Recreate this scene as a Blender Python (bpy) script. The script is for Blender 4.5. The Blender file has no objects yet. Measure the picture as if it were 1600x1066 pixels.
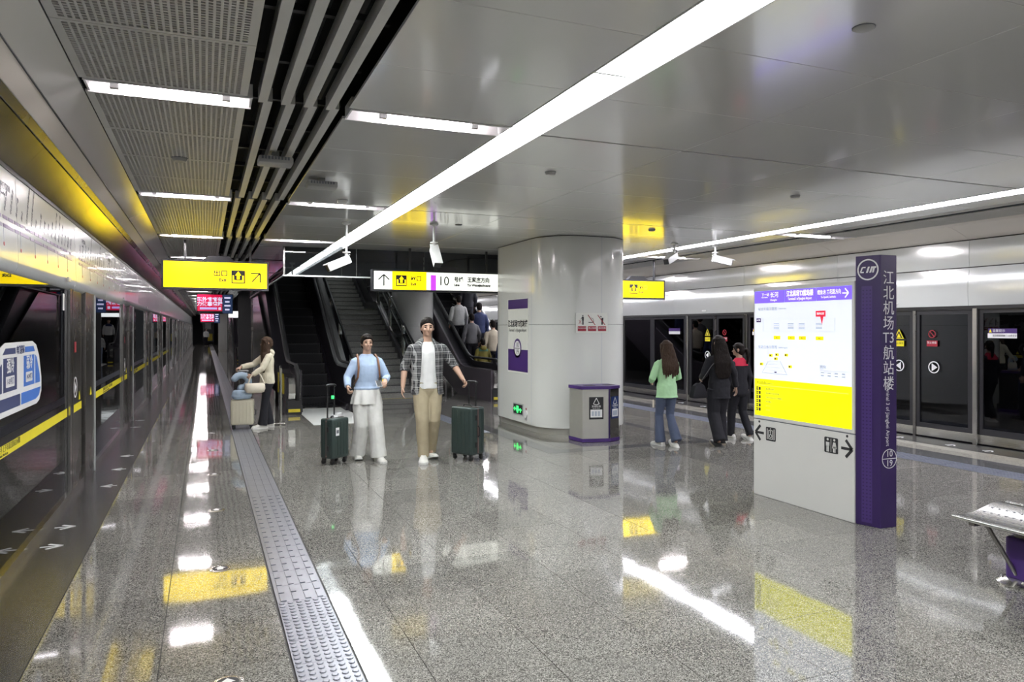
import bpy, bmesh, math, random
from mathutils import Vector, Matrix
random.seed(7)
R = math.radians
S = bpy.context.scene
COL = S.collection

# ------------------------------------------------------------------ camera, world, exposure
YAW = math.atan((800 - 320) / 1145.0)
cam_d = bpy.data.cameras.new('camera')
cam = bpy.data.objects.new('camera', cam_d)
COL.objects.link(cam)
cam_d.sensor_width = 36.0
cam_d.lens = 1145.0 / 1600 * 36
cam_d.shift_y = -20.0 / 1600
cam_d.clip_start = 0.05
cam_d.clip_end = 300
cam.location = (0, 0, 1.69)
cam.rotation_euler = (R(90), 0, -YAW)
S.camera = cam
w = bpy.data.worlds.new('underground')
S.world = w
w.use_nodes = True
w.node_tree.nodes['Background'].inputs[0].default_value = (0.9, 0.95, 1, 1)
w.node_tree.nodes['Background'].inputs[1].default_value = 0.02
S.view_settings.view_transform = 'Standard'
S.view_settings.look = 'None'
S.view_settings.exposure = 0.12
S.view_settings.gamma = 1.0
S.view_settings.use_curve_mapping = False
S.cycles.use_denoising = True
S.cycles.max_bounces = 8
S.cycles.diffuse_bounces = 4
S.cycles.glossy_bounces = 4
S.cycles.transmission_bounces = 4
S.cycles.transparent_max_bounces = 12
S.cycles.sample_clamp_indirect = 6.0
S.cycles.caustics_reflective = False
S.cycles.caustics_refractive = False
L_STRIP, L_TUBE = 29.0, 210.0          # radiance of the long diffusers and of the tubes in the cross trays

# ------------------------------------------------------------------ materials
MATS = {}
def mat(name, col, rough=.5, metal=0., emit=0., ecol=None, ior=1.5, coat=0., crough=.1, var=.06, vs=6., bump=0., bs=80., rvar=0., stretch=None, aniso=0.):
    if name in MATS: return MATS[name]
    m = bpy.data.materials.new(name); m.use_nodes = True
    nt = m.node_tree; b = nt.nodes['Principled BSDF']
    c = (col[0], col[1], col[2], 1)
    b.inputs['Roughness'].default_value = rough
    b.inputs['Metallic'].default_value = metal
    b.inputs['IOR'].default_value = ior
    b.inputs['Coat Weight'].default_value = coat
    b.inputs['Coat Roughness'].default_value = crough
    if aniso: b.inputs['Anisotropic'].default_value = aniso
    if emit:
        e = ecol or col
        b.inputs['Emission Color'].default_value = (e[0], e[1], e[2], 1)
        b.inputs['Emission Strength'].default_value = emit
    tc = nt.nodes.new('ShaderNodeTexCoord')
    mp = nt.nodes.new('ShaderNodeMapping')
    nt.links.new(tc.outputs['Object'], mp.inputs[0])
    if stretch: mp.inputs['Scale'].default_value = stretch
    nz = nt.nodes.new('ShaderNodeTexNoise'); nz.inputs['Scale'].default_value = vs; nz.inputs['Detail'].default_value = 3
    nt.links.new(mp.outputs[0], nz.inputs['Vector'])
    mx = nt.nodes.new('ShaderNodeMix'); mx.data_type = 'RGBA'
    mx.inputs[6].default_value = tuple(x * (1 - var) for x in col[:3]) + (1,)
    mx.inputs[7].default_value = tuple(min(1, x * (1 + var)) for x in col[:3]) + (1,)
    nt.links.new(nz.outputs['Fac'], mx.inputs[0])
    nt.links.new(mx.outputs[2], b.inputs['Base Color'])
    if rvar:
        mr = nt.nodes.new('ShaderNodeMapRange')
        mr.inputs['To Min'].default_value = max(0, rough - rvar); mr.inputs['To Max'].default_value = rough + rvar
        nt.links.new(nz.outputs['Fac'], mr.inputs['Value']); nt.links.new(mr.outputs[0], b.inputs['Roughness'])
    if bump:
        n2 = nt.nodes.new('ShaderNodeTexNoise'); n2.inputs['Scale'].default_value = bs; n2.inputs['Detail'].default_value = 2
        nt.links.new(mp.outputs[0], n2.inputs['Vector'])
        bp = nt.nodes.new('ShaderNodeBump'); bp.inputs['Strength'].default_value = bump; bp.inputs['Distance'].default_value = .01
        nt.links.new(n2.outputs['Fac'], bp.inputs['Height']); nt.links.new(bp.outputs[0], b.inputs['Normal'])
    MATS[name] = m
    return m

def granite(name, lo, mid, hi, rough=.05, ior=1.85, scale=210., wav=.0022):
    m = bpy.data.materials.new(name); m.use_nodes = True
    nt = m.node_tree; b = nt.nodes['Principled BSDF']
    g = nt.nodes.new('ShaderNodeNewGeometry')
    vo = nt.nodes.new('ShaderNodeTexVoronoi'); vo.inputs['Scale'].default_value = scale
    nt.links.new(g.outputs['Position'], vo.inputs['Vector'])
    sp = nt.nodes.new('ShaderNodeSeparateColor'); nt.links.new(vo.outputs['Color'], sp.inputs[0])
    cr = nt.nodes.new('ShaderNodeValToRGB')
    e = cr.color_ramp.elements
    e[0].position = .0; e[0].color = (*lo, 1); e[1].position = 1.; e[1].color = (*hi, 1)
    x = e.new(.32); x.color = (*lo, 1); x = e.new(.42); x.color = (*mid, 1); x = e.new(.75); x.color = (*mid, 1); x = e.new(.85); x.color = (*hi, 1)
    nt.links.new(sp.outputs[0], cr.inputs[0])
    oi = nt.nodes.new('ShaderNodeObjectInfo')
    mr = nt.nodes.new('ShaderNodeMapRange'); mr.inputs['To Min'].default_value = .88; mr.inputs['To Max'].default_value = 1.12
    nt.links.new(oi.outputs['Random'], mr.inputs['Value'])
    hs = nt.nodes.new('ShaderNodeHueSaturation')
    nt.links.new(mr.outputs[0], hs.inputs['Value']); nt.links.new(cr.outputs[0], hs.inputs['Color'])
    nt.links.new(hs.outputs[0], b.inputs['Base Color'])
    b.inputs['Roughness'].default_value = rough; b.inputs['IOR'].default_value = ior
    n2 = nt.nodes.new('ShaderNodeTexNoise'); n2.inputs['Scale'].default_value = 2.2; n2.inputs['Detail'].default_value = 1
    nt.links.new(g.outputs['Position'], n2.inputs['Vector'])
    bp = nt.nodes.new('ShaderNodeBump'); bp.inputs['Strength'].default_value = wav; bp.inputs['Distance'].default_value = 1.
    nt.links.new(n2.outputs['Fac'], bp.inputs['Height']); nt.links.new(bp.outputs[0], b.inputs['Normal'])
    MATS[name] = m
    return m

def glass(name, tint, rough=.0, f0=1.5):
    m = bpy.data.materials.new(name); m.use_nodes = True
    nt = m.node_tree; nt.nodes.remove(nt.nodes['Principled BSDF'])
    out = nt.nodes['Material Output']
    t = nt.nodes.new('ShaderNodeBsdfTransparent'); t.inputs[0].default_value = (*tint, 1)
    gl = nt.nodes.new('ShaderNodeBsdfGlossy'); gl.inputs['Roughness'].default_value = rough; gl.inputs[0].default_value = (.95, .97, 1, 1)
    fr = nt.nodes.new('ShaderNodeFresnel'); fr.inputs['IOR'].default_value = f0
    mx = nt.nodes.new('ShaderNodeMixShader')
    nt.links.new(fr.outputs[0], mx.inputs[0]); nt.links.new(t.outputs[0], mx.inputs[1]); nt.links.new(gl.outputs[0], mx.inputs[2])
    nt.links.new(mx.outputs[0], out.inputs[0])
    MATS[name] = m
    return m

def lamp(name, col, strength):
    m = bpy.data.materials.new(name); m.use_nodes = True
    b = m.node_tree.nodes['Principled BSDF']
    b.inputs['Base Color'].default_value = (.8, .8, .8, 1)
    b.inputs['Emission Color'].default_value = (*col, 1); b.inputs['Emission Strength'].default_value = strength
    MATS[name] = m
    return m

def plaid(name):
    m = bpy.data.materials.new(name); m.use_nodes = True
    nt = m.node_tree; b = nt.nodes['Principled BSDF']; b.inputs['Roughness'].default_value = .85
    tc = nt.nodes.new('ShaderNodeTexCoord'); sx = nt.nodes.new('ShaderNodeSeparateXYZ'); nt.links.new(tc.outputs['Object'], sx.inputs[0])
    def math(op, a, bb):
        n = nt.nodes.new('ShaderNodeMath'); n.operation = op
        for i, q in enumerate((a, bb)):
            if q is None: continue
            if isinstance(q, (int, float)): n.inputs[i].default_value = q
            else: nt.links.new(q, n.inputs[i])
        return n.outputs[0]
    def stripes(o, per, a, wd):
        f = math('FRACT', math('MULTIPLY', o, 1 / per), None)
        return math('LESS_THAN', math('ABSOLUTE', math('SUBTRACT', f, a), None), wd)
    xs = math('ADD', sx.outputs[0], math('MULTIPLY', sx.outputs[1], .7))
    s = None
    for o in (xs, sx.outputs[2]):
        for a, wd, k in ((.5, .07, .33), (.22, .05, .18), (.8, .16, .05)):
            t = math('MULTIPLY', stripes(o, .085, a, wd), k)
            s = t if s is None else math('ADD', s, t)
    mx = nt.nodes.new('ShaderNodeMix'); mx.data_type = 'RGBA'
    mx.inputs[6].default_value = (.012, .013, .018, 1); mx.inputs[7].default_value = (.75, .75, .74, 1)
    nt.links.new(s, mx.inputs[0]); nt.links.new(mx.outputs[2], b.inputs['Base Color'])
    MATS[name] = m
    return m

floor_m = granite('granite_tile', (.085, .081, .073), (.255, .245, .225), (.455, .44, .405))
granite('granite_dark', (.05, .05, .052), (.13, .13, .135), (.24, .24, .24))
granite('granite_cream', (.3, .28, .24), (.5, .48, .42), (.62, .6, .54))
granite('stair_granite', (.22, .22, .215), (.42, .42, .40), (.55, .55, .53), rough=.35, ior=1.45)
mat('grout', (.06, .06, .06), .7)
mat('ceiling_paint', (.80, .80, .79), .22, metal=.25, coat=.5, crough=.07, var=.02, vs=1.5)
mat('grille_paint', (.64, .63, .60), .4, metal=.3)
mat('baffle_paint', (.64, .63, .61), .4, metal=.2)
mat('void_black', (.012, .012, .014), .8)
mat('pipe_dark', (.05, .05, .055), .5, metal=.4)
mat('white_tray', (.88, .87, .88), .4)
mat('stainless', (.62, .61, .58), .2, metal=1., rvar=.04, vs=2.)
mat('stainless_dark', (.27, .26, .25), .27, metal=1., rvar=.03, vs=2.)
mat('cove_metal', (.86, .86, .85), .24, metal=.6, var=.03, vs=1.2)
mat('header_satin', (.84, .87, .86), .19, metal=.4, var=.03, vs=1.2, bump=.03, bs=2.)
mat('cove_satin', (.92, .86, .79), .3, metal=.35, var=.03, vs=1.2, bump=.02, bs=2.)
mat('black_joint', (.01, .01, .01), .5)
mat('dark_frame', (.028, .028, .032), .3)
mat('column_white', (.76, .77, .74), .22, coat=.6, crough=.08, var=.015, vs=2.)
mat('kick_steel', (.66, .65, .60), .33, metal=.7, rvar=.08, vs=10.)
mat('sill_dark', (.045, .045, .048), .22, ior=1.6)
mat('tactile_steel', (.24, .25, .29), .32, metal=.5, var=.08)
mat('tactile_blue', (.21, .225, .28), .35, metal=.2)
mat('sign_yellow', (.9, .75, .0), .4, emit=2.0, ecol=(1., .70, .0))
mat('sign_white', (.9, .9, .86), .4, emit=.95, ecol=(.97, 1., .9))
mat('sign_magenta', (.6, .05, .9), .4, emit=.85, ecol=(.55, .06, 1.))
mat('ink', (.015, .015, .018), .6)
mat('ink_grey', (.16, .17, .2), .6)
mat('ink_pale', (.45, .5, .6), .6)
mat('purple', (.06, .024, .16), .38, var=.04)
mat('purple_light', (.062, .032, .16), .3)
mat('purple_deep', (.028, .011, .085), .4)
mat('white_print', (.85, .85, .86), .5)
mat('paper_white', (.78, .79, .74), .45)
mat('red_print', (.33, .012, .03), .5)
mat('yellow_print', (.88, .76, .02), .45)
mat('navy_print', (.045, .06, .17), .4)
mat('blue_print', (.06, .2, .68), .4)
mat('bin_blue', (.01, .03, .14), .4)
mat('screen_white', (.8, .82, .9), .3, emit=.5, ecol=(.82, .87, 1.))
mat('screen_violet', (.2, .1, .8), .3, emit=.95, ecol=(.15, .088, 1.))
mat('screen_yellow', (.85, .85, 0.), .3, emit=.7, ecol=(1., .96, .0))
mat('screen_red', (.8, .01, .08), .3, emit=.55, ecol=(.8, .008, .07))
mat('screen_navy', (.01, .02, .06), .3, emit=.25, ecol=(.06, .12, .3))
mat('screen_pale', (.7, .7, .9), .3, emit=.8, ecol=(.75, .72, 1.))
mat('screen_ad', (.7, .7, .9), .3, emit=.8, ecol=(.55, .42, 1.))
mat('glow_white', (.9, .9, .95), .3, emit=.9, ecol=(.95, .95, 1.))
mat('glow_yellow', (.9, .8, 0.), .3, emit=.72, ecol=(1., .86, .0))
mat('glow_red', (.7, .02, .06), .3, emit=.5, ecol=(.75, .02, .06))
mat('led_green', (.05, .9, .2), .4, emit=1.4, ecol=(.05, 1., .18))
mat('kiosk_white', (.66, .65, .63), .4, var=.02)
mat('plastic_white', (.75, .75, .74), .35)
mat('plastic_grey', (.4, .4, .4), .4)
mat('black_plastic', (.016, .016, .018), .35)
mat('rubber', (.012, .012, .013), .6)
mat('escalator_dark', (.02, .018, .024), .3, var=.1)
mat('escalator_clad', (.14, .12, .145), .33, var=.05)
mat('step_black', (.006, .006, .009), .7)
mat('step_edge', (.022, .022, .028), .6)
mat('comb_plate', (.72, .73, .72), .5, var=.05)
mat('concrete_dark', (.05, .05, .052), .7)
mat('fascia_grey', (.22, .22, .225), .5)
mat('tunnel_wall', (.085, .085, .095), .8, vs=.6, var=.5)
mat('train_white', (.62, .63, .64), .3)
mat('train_purple', (.1, .05, .25), .3)
mat('brass_yellow', (.75, .6, .04), .45)
glass('pane_dark', (.28, .29, .32))
glass('pane_left', (.55, .57, .6))
glass('pane_clear', (.6, .66, .64))
glass('pane_smoke', (.5, .52, .54), f0=1.6)
lamp('strip_lamp', (.94, 1., .99), L_STRIP)
lamp('strip_lamp_cool', (.93, .93, 1.), L_STRIP)
lamp('tube_lamp', (1., .93, .95), L_TUBE)
lamp('box_lamp', (.95, 1., .98), 1.3)
# people
mat('skin', (.52, .33, .24), .5, var=.04)
mat('hair_black', (.012, .009, .008), .6, ior=1.22, var=.7, vs=70, bump=.9, bs=110, stretch=(1, 1, .06))
mat('hair_brown', (.045, .027, .018), .55, ior=1.22, var=.7, vs=70, bump=.9, bs=110, stretch=(1, 1, .06))
mat('lip', (.40, .20, .16), .5)
plaid('plaid_cloth')
def cloth(name, c, **k): return mat(name, c, .85, var=.1, vs=14., bump=.12, bs=60., **k)
for n_, c_ in dict(tee_white=(.78, .78, .78), khaki=(.40, .34, .23), sweater_blue=(.42, .54, .74), linen_white=(.74, .74, .72), cream=(.66, .61, .48),
                   black_cloth=(.008, .008, .013), mint=(.44, .72, .42), denim=(.07, .09, .15), grey_cloth=(.13, .13, .14), olive=(.17, .14, .025),
                   green_dark=(.02, .08, .05), navy_cloth=(.02, .03, .09), red_cloth=(.5, .015, .05), tan_cloth=(.5, .44, .34), shirt_white=(.55, .56, .55),
                   denim_pale=(.25, .32, .42), purple_grey=(.1, .09, .13), pillow_blue=(.33, .42, .53)).items(): cloth(n_, c_)
mat('leather_brown', (.16, .065, .025), .5)
mat('leather_cream', (.68, .62, .52), .45)
mat('shoe_white', (.72, .71, .67), .55)
mat('shoe_black', (.015, .015, .016), .4)
mat('sole_tan', (.3, .26, .2), .6)
mat('sole_white', (.7, .7, .68), .6)
mat('case_green', (.028, .045, .042), .34, var=.06)
mat('case_cream', (.62, .58, .46), .4)
mat('copper_trim', (.22, .15, .14), .35, metal=.7)
mat('phone_white', (.7, .7, .72), .3)

# ------------------------------------------------------------------ mesh helpers
class MB:
    def __init__(s): s.v = []; s.f = []
    def add(s, vs, fs):
        o = len(s.v); s.v += [tuple(p) for p in vs]; s.f += [tuple(i + o for i in q) for q in fs]; return s
    def box(s, x0, x1, y0, y1, z0, z1):
        return s.add([(x0, y0, z0), (x1, y0, z0), (x1, y1, z0), (x0, y1, z0), (x0, y0, z1), (x1, y0, z1), (x1, y1, z1), (x0, y1, z1)],
                     [(0, 3, 2, 1), (4, 5, 6, 7), (0, 1, 5, 4), (1, 2, 6, 5), (2, 3, 7, 6), (3, 0, 4, 7)])
    def cbox(s, c, sx, sy, sz): return s.box(c[0] - sx / 2, c[0] + sx / 2, c[1] - sy / 2, c[1] + sy / 2, c[2] - sz / 2, c[2] + sz / 2)
    def prism(s, poly, a, b, axis='x'):
        n = len(poly)
        def P(p, t):
            return {'x': (t, p[0], p[1]), 'y': (p[0], t, p[1]), 'z': (p[0], p[1], t)}[axis]
        return s.add([P(p, a) for p in poly] + [P(p, b) for p in poly],
                     [tuple(range(n - 1, -1, -1)), tuple(range(n, 2 * n))] + [(i, (i + 1) % n, n + (i + 1) % n, n + i) for i in range(n)])
    def loft(s, rings, cap=True, closed=True):
        n = len(rings[0]); fs = []
        for k in range(len(rings) - 1):
            for i in range(n if closed else n - 1):
                j = (i + 1) % n; fs.append((k * n + i, k * n + j, (k + 1) * n + j, (k + 1) * n + i))
        if cap and closed: fs += [tuple(range(n - 1, -1, -1)), tuple(range((len(rings) - 1) * n, len(rings) * n))]
        return s.add([p for r in rings for p in r], fs)
    def tube(s, pts, rad, n=10, cap=True, flat=1.0):
        pts = [Vector(p) for p in pts]
        if not hasattr(rad, '__len__'): rad = [rad] * len(pts)
        rings = []; ref = None
        for i, p in enumerate(pts):
            d = (pts[min(i + 1, len(pts) - 1)] - pts[max(i - 1, 0)]).normalized()
            if ref is None: ref = Vector((0, 0, 1)) if abs(d.z) < .9 else Vector((1, 0, 0))
            a = d.cross(ref).normalized(); b = a.cross(d).normalized(); ref = b
            rings.append([p + a * (rad[i] * math.cos(t)) + b * (rad[i] * flat * math.sin(t)) for t in [2 * math.pi * k / n for k in range(n)]])
        return s.loft(rings, cap)
    def lathe(s, prof, c=(0, 0, 0), n=20, axis='z'):
        rings = []
        for r, h in prof:
            ring = []
            for k in range(n):
                t = 2 * math.pi * k / n; x, y = r * math.cos(t), r * math.sin(t)
                p = {'z': (x, y, h), 'y': (x, h, y), 'x': (h, x, y)}[axis]
                ring.append((p[0] + c[0], p[1] + c[1], p[2] + c[2]))
            rings.append(ring)
        return s.loft(rings)
    def ell(s, c, rx, ry, rz, nu=14, nv=9):
        rings = []
        for i in range(nv + 1):
            ph = -math.pi / 2 + math.pi * (i + .0001) / (nv + .0002)
            rings.append([(c[0] + rx * math.cos(ph) * math.cos(t), c[1] + ry * math.cos(ph) * math.sin(t), c[2] + rz * math.sin(ph)) for t in [2 * math.pi * k / nu for k in range(nu)]])
        return s.loft(rings)
    def xform(s, M, i0=0):
        for i in range(i0, len(s.v)): s.v[i] = tuple(M @ Vector(s.v[i]))
        return s
    def mesh(s, name, m, smooth=False, bev=0., seg=1):
        me = bpy.data.meshes.new(name); me.from_pydata(s.v, [], s.f)
        bm = bmesh.new(); bm.from_mesh(me)
        bmesh.ops.recalc_face_normals(bm, faces=bm.faces[:])
        if bev: bmesh.ops.bevel(bm, geom=bm.edges[:] , offset=bev, segments=seg, affect='EDGES', profile=.6, clamp_overlap=True)
        bm.to_mesh(me); bm.free()
        if smooth:
            me.shade_smooth()
            if smooth != 'all': me.set_sharp_from_angle(angle=R(40))
        me.materials.append(MATS[m])
        return me
    def build(s, name, m, parent=None, smooth=False, bev=0., loc=None, seg=1):
        return put(name, s.mesh(name, m, smooth, bev, seg), parent, loc)

def put(name, me, parent=None, loc=None, rot=None):
    o = bpy.data.objects.new(name, me); COL.objects.link(o)
    if parent: o.parent = parent
    if loc: o.location = loc
    if rot: o.rotation_euler = rot
    return o
def tag(o, label=None, cat=None, group=None, kind=None):
    for k, v in (('label', label), ('category', cat), ('group', group), ('kind', kind)):
        if v: o[k] = v
    return o
def thing(name, label, cat, loc=(0, 0, 0), rz=0., group=None):
    o = bpy.data.objects.new(name, None); COL.objects.link(o)
    o.location = loc; o.rotation_euler = (0, 0, rz); o.empty_display_size = .1
    return tag(o, label, cat, group)
def struct(name): 
    o = bpy.data.objects.new(name, None); COL.objects.link(o); return tag(o, kind='structure')
def copy_tree(o, parent=None):
    c = o.copy(); COL.objects.link(c)
    if parent: c.parent = parent
    for ch in list(o.children): copy_tree(ch, c)
    return c

TEXTS = []
# print that is one mark made of several strokes stays one mesh; every other print patch is an object of its own
JOINED = {'pictogram', 'pictogram_print', 'emblem', 'arrow', 'arrow_mark', 'plan_line', 'map_line', 'map_tick', 'map_dot', 'pattern_dots', 'red_mark', 'prohibition_mark', 'number_ring', 'recycling_mark', 'title_arrow', 'label_icons', 'timetable_rows', 'tag_print', 'you_are_here', 'warning_mark_yellow', 'warning_print', 'sticker', 'floor_arrow'}
class Plate:
    """flat print on a face: o = lower left corner, r and u = unit right and up vectors of the face"""
    def __init__(s, o, r, u, parent):
        s.o, s.r, s.u = Vector(o), Vector(r).normalized(), Vector(u).normalized(); s.n = s.r.cross(s.u); s.p = parent; s.q = {}
    def P(s, a, b, d=0): return s.o + s.r * a + s.u * b + s.n * d
    def poly(s, key, pts, d=.001, t=.0015):
        m = s.q.setdefault(key, MB()); n = len(pts)
        if not hasattr(m, 'pieces'): m.pieces = []
        vs = [s.P(a, b, d) for a, b in pts] + [s.P(a, b, d + t) for a, b in pts]
        fs = [tuple(range(n - 1, -1, -1)), tuple(range(n, 2 * n))] + [(i, (i + 1) % n, n + (i + 1) % n, n + i) for i in range(n)]
        m.pieces.append((vs, fs)); m.add(vs, fs)
    def rect(s, key, a0, a1, b0, b1, d=.001, t=.0015): s.poly(key, [(a0, b0), (a1, b0), (a1, b1), (a0, b1)], d, t)
    def line(s, key, a0, b0, a1, b1, w, d=.001, t=.0015):
        dx, dy = a1 - a0, b1 - b0; l = math.hypot(dx, dy) or 1; nx, ny = -dy / l * w / 2, dx / l * w / 2
        s.poly(key, [(a0 + nx, b0 + ny), (a0 - nx, b0 - ny), (a1 - nx, b1 - ny), (a1 + nx, b1 + ny)], d, t)
    def pline(s, key, pts, w, d=.001, t=.0015):
        for p, q in zip(pts, pts[1:]): s.line(key, *p, *q, w, d, t)
    def disc(s, key, a, b, r, d=.001, n=24, t=.0015, sx=1.): s.poly(key, [(a + sx * r * math.cos(2 * math.pi * k / n), b + r * math.sin(2 * math.pi * k / n)) for k in range(n)], d, t)
    def ring(s, key, a, b, r, w, d=.001, n=28, t=.0015):
        s.pline(key, [(a + r * math.cos(2 * math.pi * k / n), b + r * math.sin(2 * math.pi * k / n)) for k in range(n + 1)], w, d, t)
    def rrect(s, key, a0, a1, b0, b1, r, d=.001, t=.0015):
        pts = []
        for cx, cy, q in ((a1 - r, b0 + r, -90), (a1 - r, b1 - r, 0), (a0 + r, b1 - r, 90), (a0 + r, b0 + r, 180)):
            pts += [(cx + r * math.cos(R(q + k * 22.5)), cy + r * math.sin(R(q + k * 22.5))) for k in range(5)]
        s.poly(key, pts, d, t)
    def text(s, body, size, m, a, b, d=.003, align='LEFT', sx=1., rot=0., bold=0.):
        c = bpy.data.curves.new('lettering', 'FONT'); c.body = body; c.size = size; c.align_x = align; c.align_y = 'CENTER'
        c.extrude = .0004; c.offset = bold; c.resolution_u = 3
        c.materials.append(MATS[m])
        o = bpy.data.objects.new('lettering', c); COL.objects.link(o); o.parent = s.p
        rr = s.r * math.cos(rot) + s.u * math.sin(rot); uu = s.u * math.cos(rot) - s.r * math.sin(rot)
        M = Matrix((rr, uu, s.n)).transposed().to_4x4(); M.translation = s.P(a, b, d)
        o.matrix_local = M
        if sx != 1.: o.scale.x = sx
        TEXTS.append(o)
        return o
    def flush(s, parent=None):
        out = {}
        for (name, m), mb in s.q.items():
            if name in JOINED or len(mb.pieces) == 1: out[(name, m)] = mb.build(name, m, parent or s.p); continue
            for vs, fs in mb.pieces: MB().add(vs, fs).build(name, m, parent or s.p)
        s.q = {}
        return out
ORD = 'first second third fourth fifth sixth seventh eighth ninth tenth eleventh twelfth thirteenth fourteenth fifteenth sixteenth seventeenth eighteenth nineteenth twentieth twenty-first twenty-second twenty-third twenty-fourth'.split()
# ================================================================== layout
ZC = 3.15                 # ceiling
XL, XR = -1.2, 10.3       # planes of the left and right platform screens
PIT, MY0 = 3.82, 5.03     # ceiling module and first cross line in view
YB, YE = -6.6, 88.0       # ends of the hall
YV = 13.6                 # the opening for stairs and escalators starts here
VX0, VX1, VYE = 1.3, 7.72, 33.0

# ------------------------------------------------------------------ floor
floor = MB().box(XL - .1, XR, YB, YE, -.12, -.006).build('floor', 'grout'); tag(floor, kind='structure')
TS = .6
XT0 = -.82
cells = []
xs = [(-.82, -.21), (-.21, .40)] + [(.72 + (.30 if i else 0) + (i - 1) * .6 if i else .72, .72 + .30 + i * .6) for i in range(0, 14)]
xs = [(a, min(b, 8.34)) for a, b in xs if a < 8.34]
tile_cache = {}
ny = int((YE - YB) / TS)
for a, b in xs:
    for j in range(ny):
        y0 = YB + .31 + j * TS
        if y0 + TS > YE: continue
        cx, cy = (a + b) / 2, y0 + TS / 2
        dep = cx * math.sin(YAW) + cy * math.cos(YAW); lat = cx * math.cos(YAW) - cy * math.sin(YAW)
        vis = dep > 2.6 and abs(lat) < dep * .72 + .6 and dep < 60
        cells.append(((dep if vis else 999), a, b, y0))
cells.sort()
def tile_mesh(wd):
    wd = round(wd, 3)
    if wd not in tile_cache:
        m = MB(); g = .0012
        m.add([(-wd / 2 + g, -.3 + g, -.01), (wd / 2 - g, -.3 + g, -.01), (wd / 2 - g, .3 - g, -.01), (-wd / 2 + g, .3 - g, -.01),
               (-wd / 2 + 2 * g, -.3 + 2 * g, 0), (wd / 2 - 2 * g, -.3 + 2 * g, 0), (wd / 2 - 2 * g, .3 - 2 * g, 0), (-wd / 2 + 2 * g, .3 - 2 * g, 0)],
              [(4, 5, 6, 7), (0, 1, 5, 4), (1, 2, 6, 5), (2, 3, 7, 6), (3, 0, 4, 7)])
        tile_cache[wd] = m.mesh('tile', 'granite_tile')
    return tile_cache[wd]
rest = MB()
for k, (dep, a, b, y0) in enumerate(cells):
    if k < 296:
        put('tile', tile_mesh(b - a), floor, ((a + b) / 2, y0 + .3, 0))
    else:
        g = .0024
        rest.add([(a + g, y0 + g, 0), (b - g, y0 + g, 0), (b - g, y0 + TS - g, 0), (a + g, y0 + TS - g, 0)], [(0, 1, 2, 3)])
o = rest.build('tile_field', 'granite_tile', floor); o['kind'] = 'stuff'
# platform edges: left sill, right sill with pale and dark strips
MB().box(XL - .1, -.823, YB, YE, -.01, .001).build('edge_sill', 'sill_dark', floor)
MB().box(9.73, XR, YB, 45, -.01, .002).build('edge_sill', 'sill_dark', floor)
MB().box(9.2, 9.727, YB, 45, -.01, .001).build('edge_band', 'granite_cream', floor)
MB().box(8.76, 9.197, YB, 45, -.01, .001).build('edge_band', 'granite_dark', floor)
# dark inlay round the column
inl = MB()
for q in ((4.28, 4.50, 8.9, 13.2), (4.5, 7.0, 8.9, 9.12), (6.8, 7.0, 9.12, 13.2)): inl.box(*q, -.004, .0012)
inl.build('floor_inlay', 'granite_dark', floor)
# tactile guide strip
def tactile(kind):
    m = MB(); m.box(-.149, .149, -.149, .149, 0, .003)
    if kind == 'dots':
        for i in range(6):
            for j in range(6): m.lathe([(.0175, .003), (.0165, .0065), (.012, .008)], (-.125 + i * .05, -.125 + j * .05, 0), 8)
    elif kind == 'dash':
        for i in range(4):
            for j in (-1, 1): m.prism([(-.111 + i * .074 - .0165, j * .075 - .062), (-.111 + i * .074 + .0165, j * .075 - .062), (-.111 + i * .074 + .0165, j * .075 + .062), (-.111 + i * .074 - .0165, j * .075 + .062)], .003, .008, 'z')
    else:
        for i in range(4): m.box(-.111 + i * .074 - .0165, -.111 + i * .074 + .0165, -.149, .149, .003, .008)
    return m
td = {k: tactile(k) for k in ('dots', 'dash', 'bar')}
tm = {k: td[k].mesh('tactile_tile', 'tactile_steel') for k in td}
far = MB(); y = 1.85
while y < 60:
    k = 'dots' if 3.2 < y < 4.72 else ('dash' if 4.7 <= y < 7.6 else 'bar')
    if y < 22: put('tactile_tile', tm[k], floor, (.56, y, 0))
    else:
        far.box(.411, .709, y - .149, y + .149, 0, .003)
        for i in range(4): far.box(.56 - .111 + i * .074 - .0165, .56 - .111 + i * .074 + .0165, y - .149, y + .149, .003, .008)
    y += .3
o = far.build('tactile_field', 'tactile_steel', floor); o['kind'] = 'stuff'
tb = MB(); y = 3.0
while y < 20:
    tb.box(8.36, 8.74, y, y + .29, -.004, .003)
    for i in range(5): tb.box(8.39 + i * .07, 8.425 + i * .07, y, y + .29, .003, .008)
    y += .3
o = tb.build('tactile_field', 'tactile_blue', floor); o['kind'] = 'stuff'
MB().box(8.345, 8.36, YB, 45, -.01, 0).box(8.74, 8.757, YB, 45, -.01, 0).build('edge_band', 'granite_tile', floor)
tq = MB()
for i in range(16):
    x0 = 4.65 + i * .3
    if x0 < 8.3: pass
for i in range(9):
    y0 = 13.5 - .3 * i
    tq.box(4.0, 4.27, y0, y0 + .29, -.004, .003)
    for j in range(4): tq.box(4.02 + j * .065, 4.05 + j * .065, y0, y0 + .29, .003, .007)
o = tq.build('tactile_field', 'tactile_blue', floor); o['kind'] = 'stuff'
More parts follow.
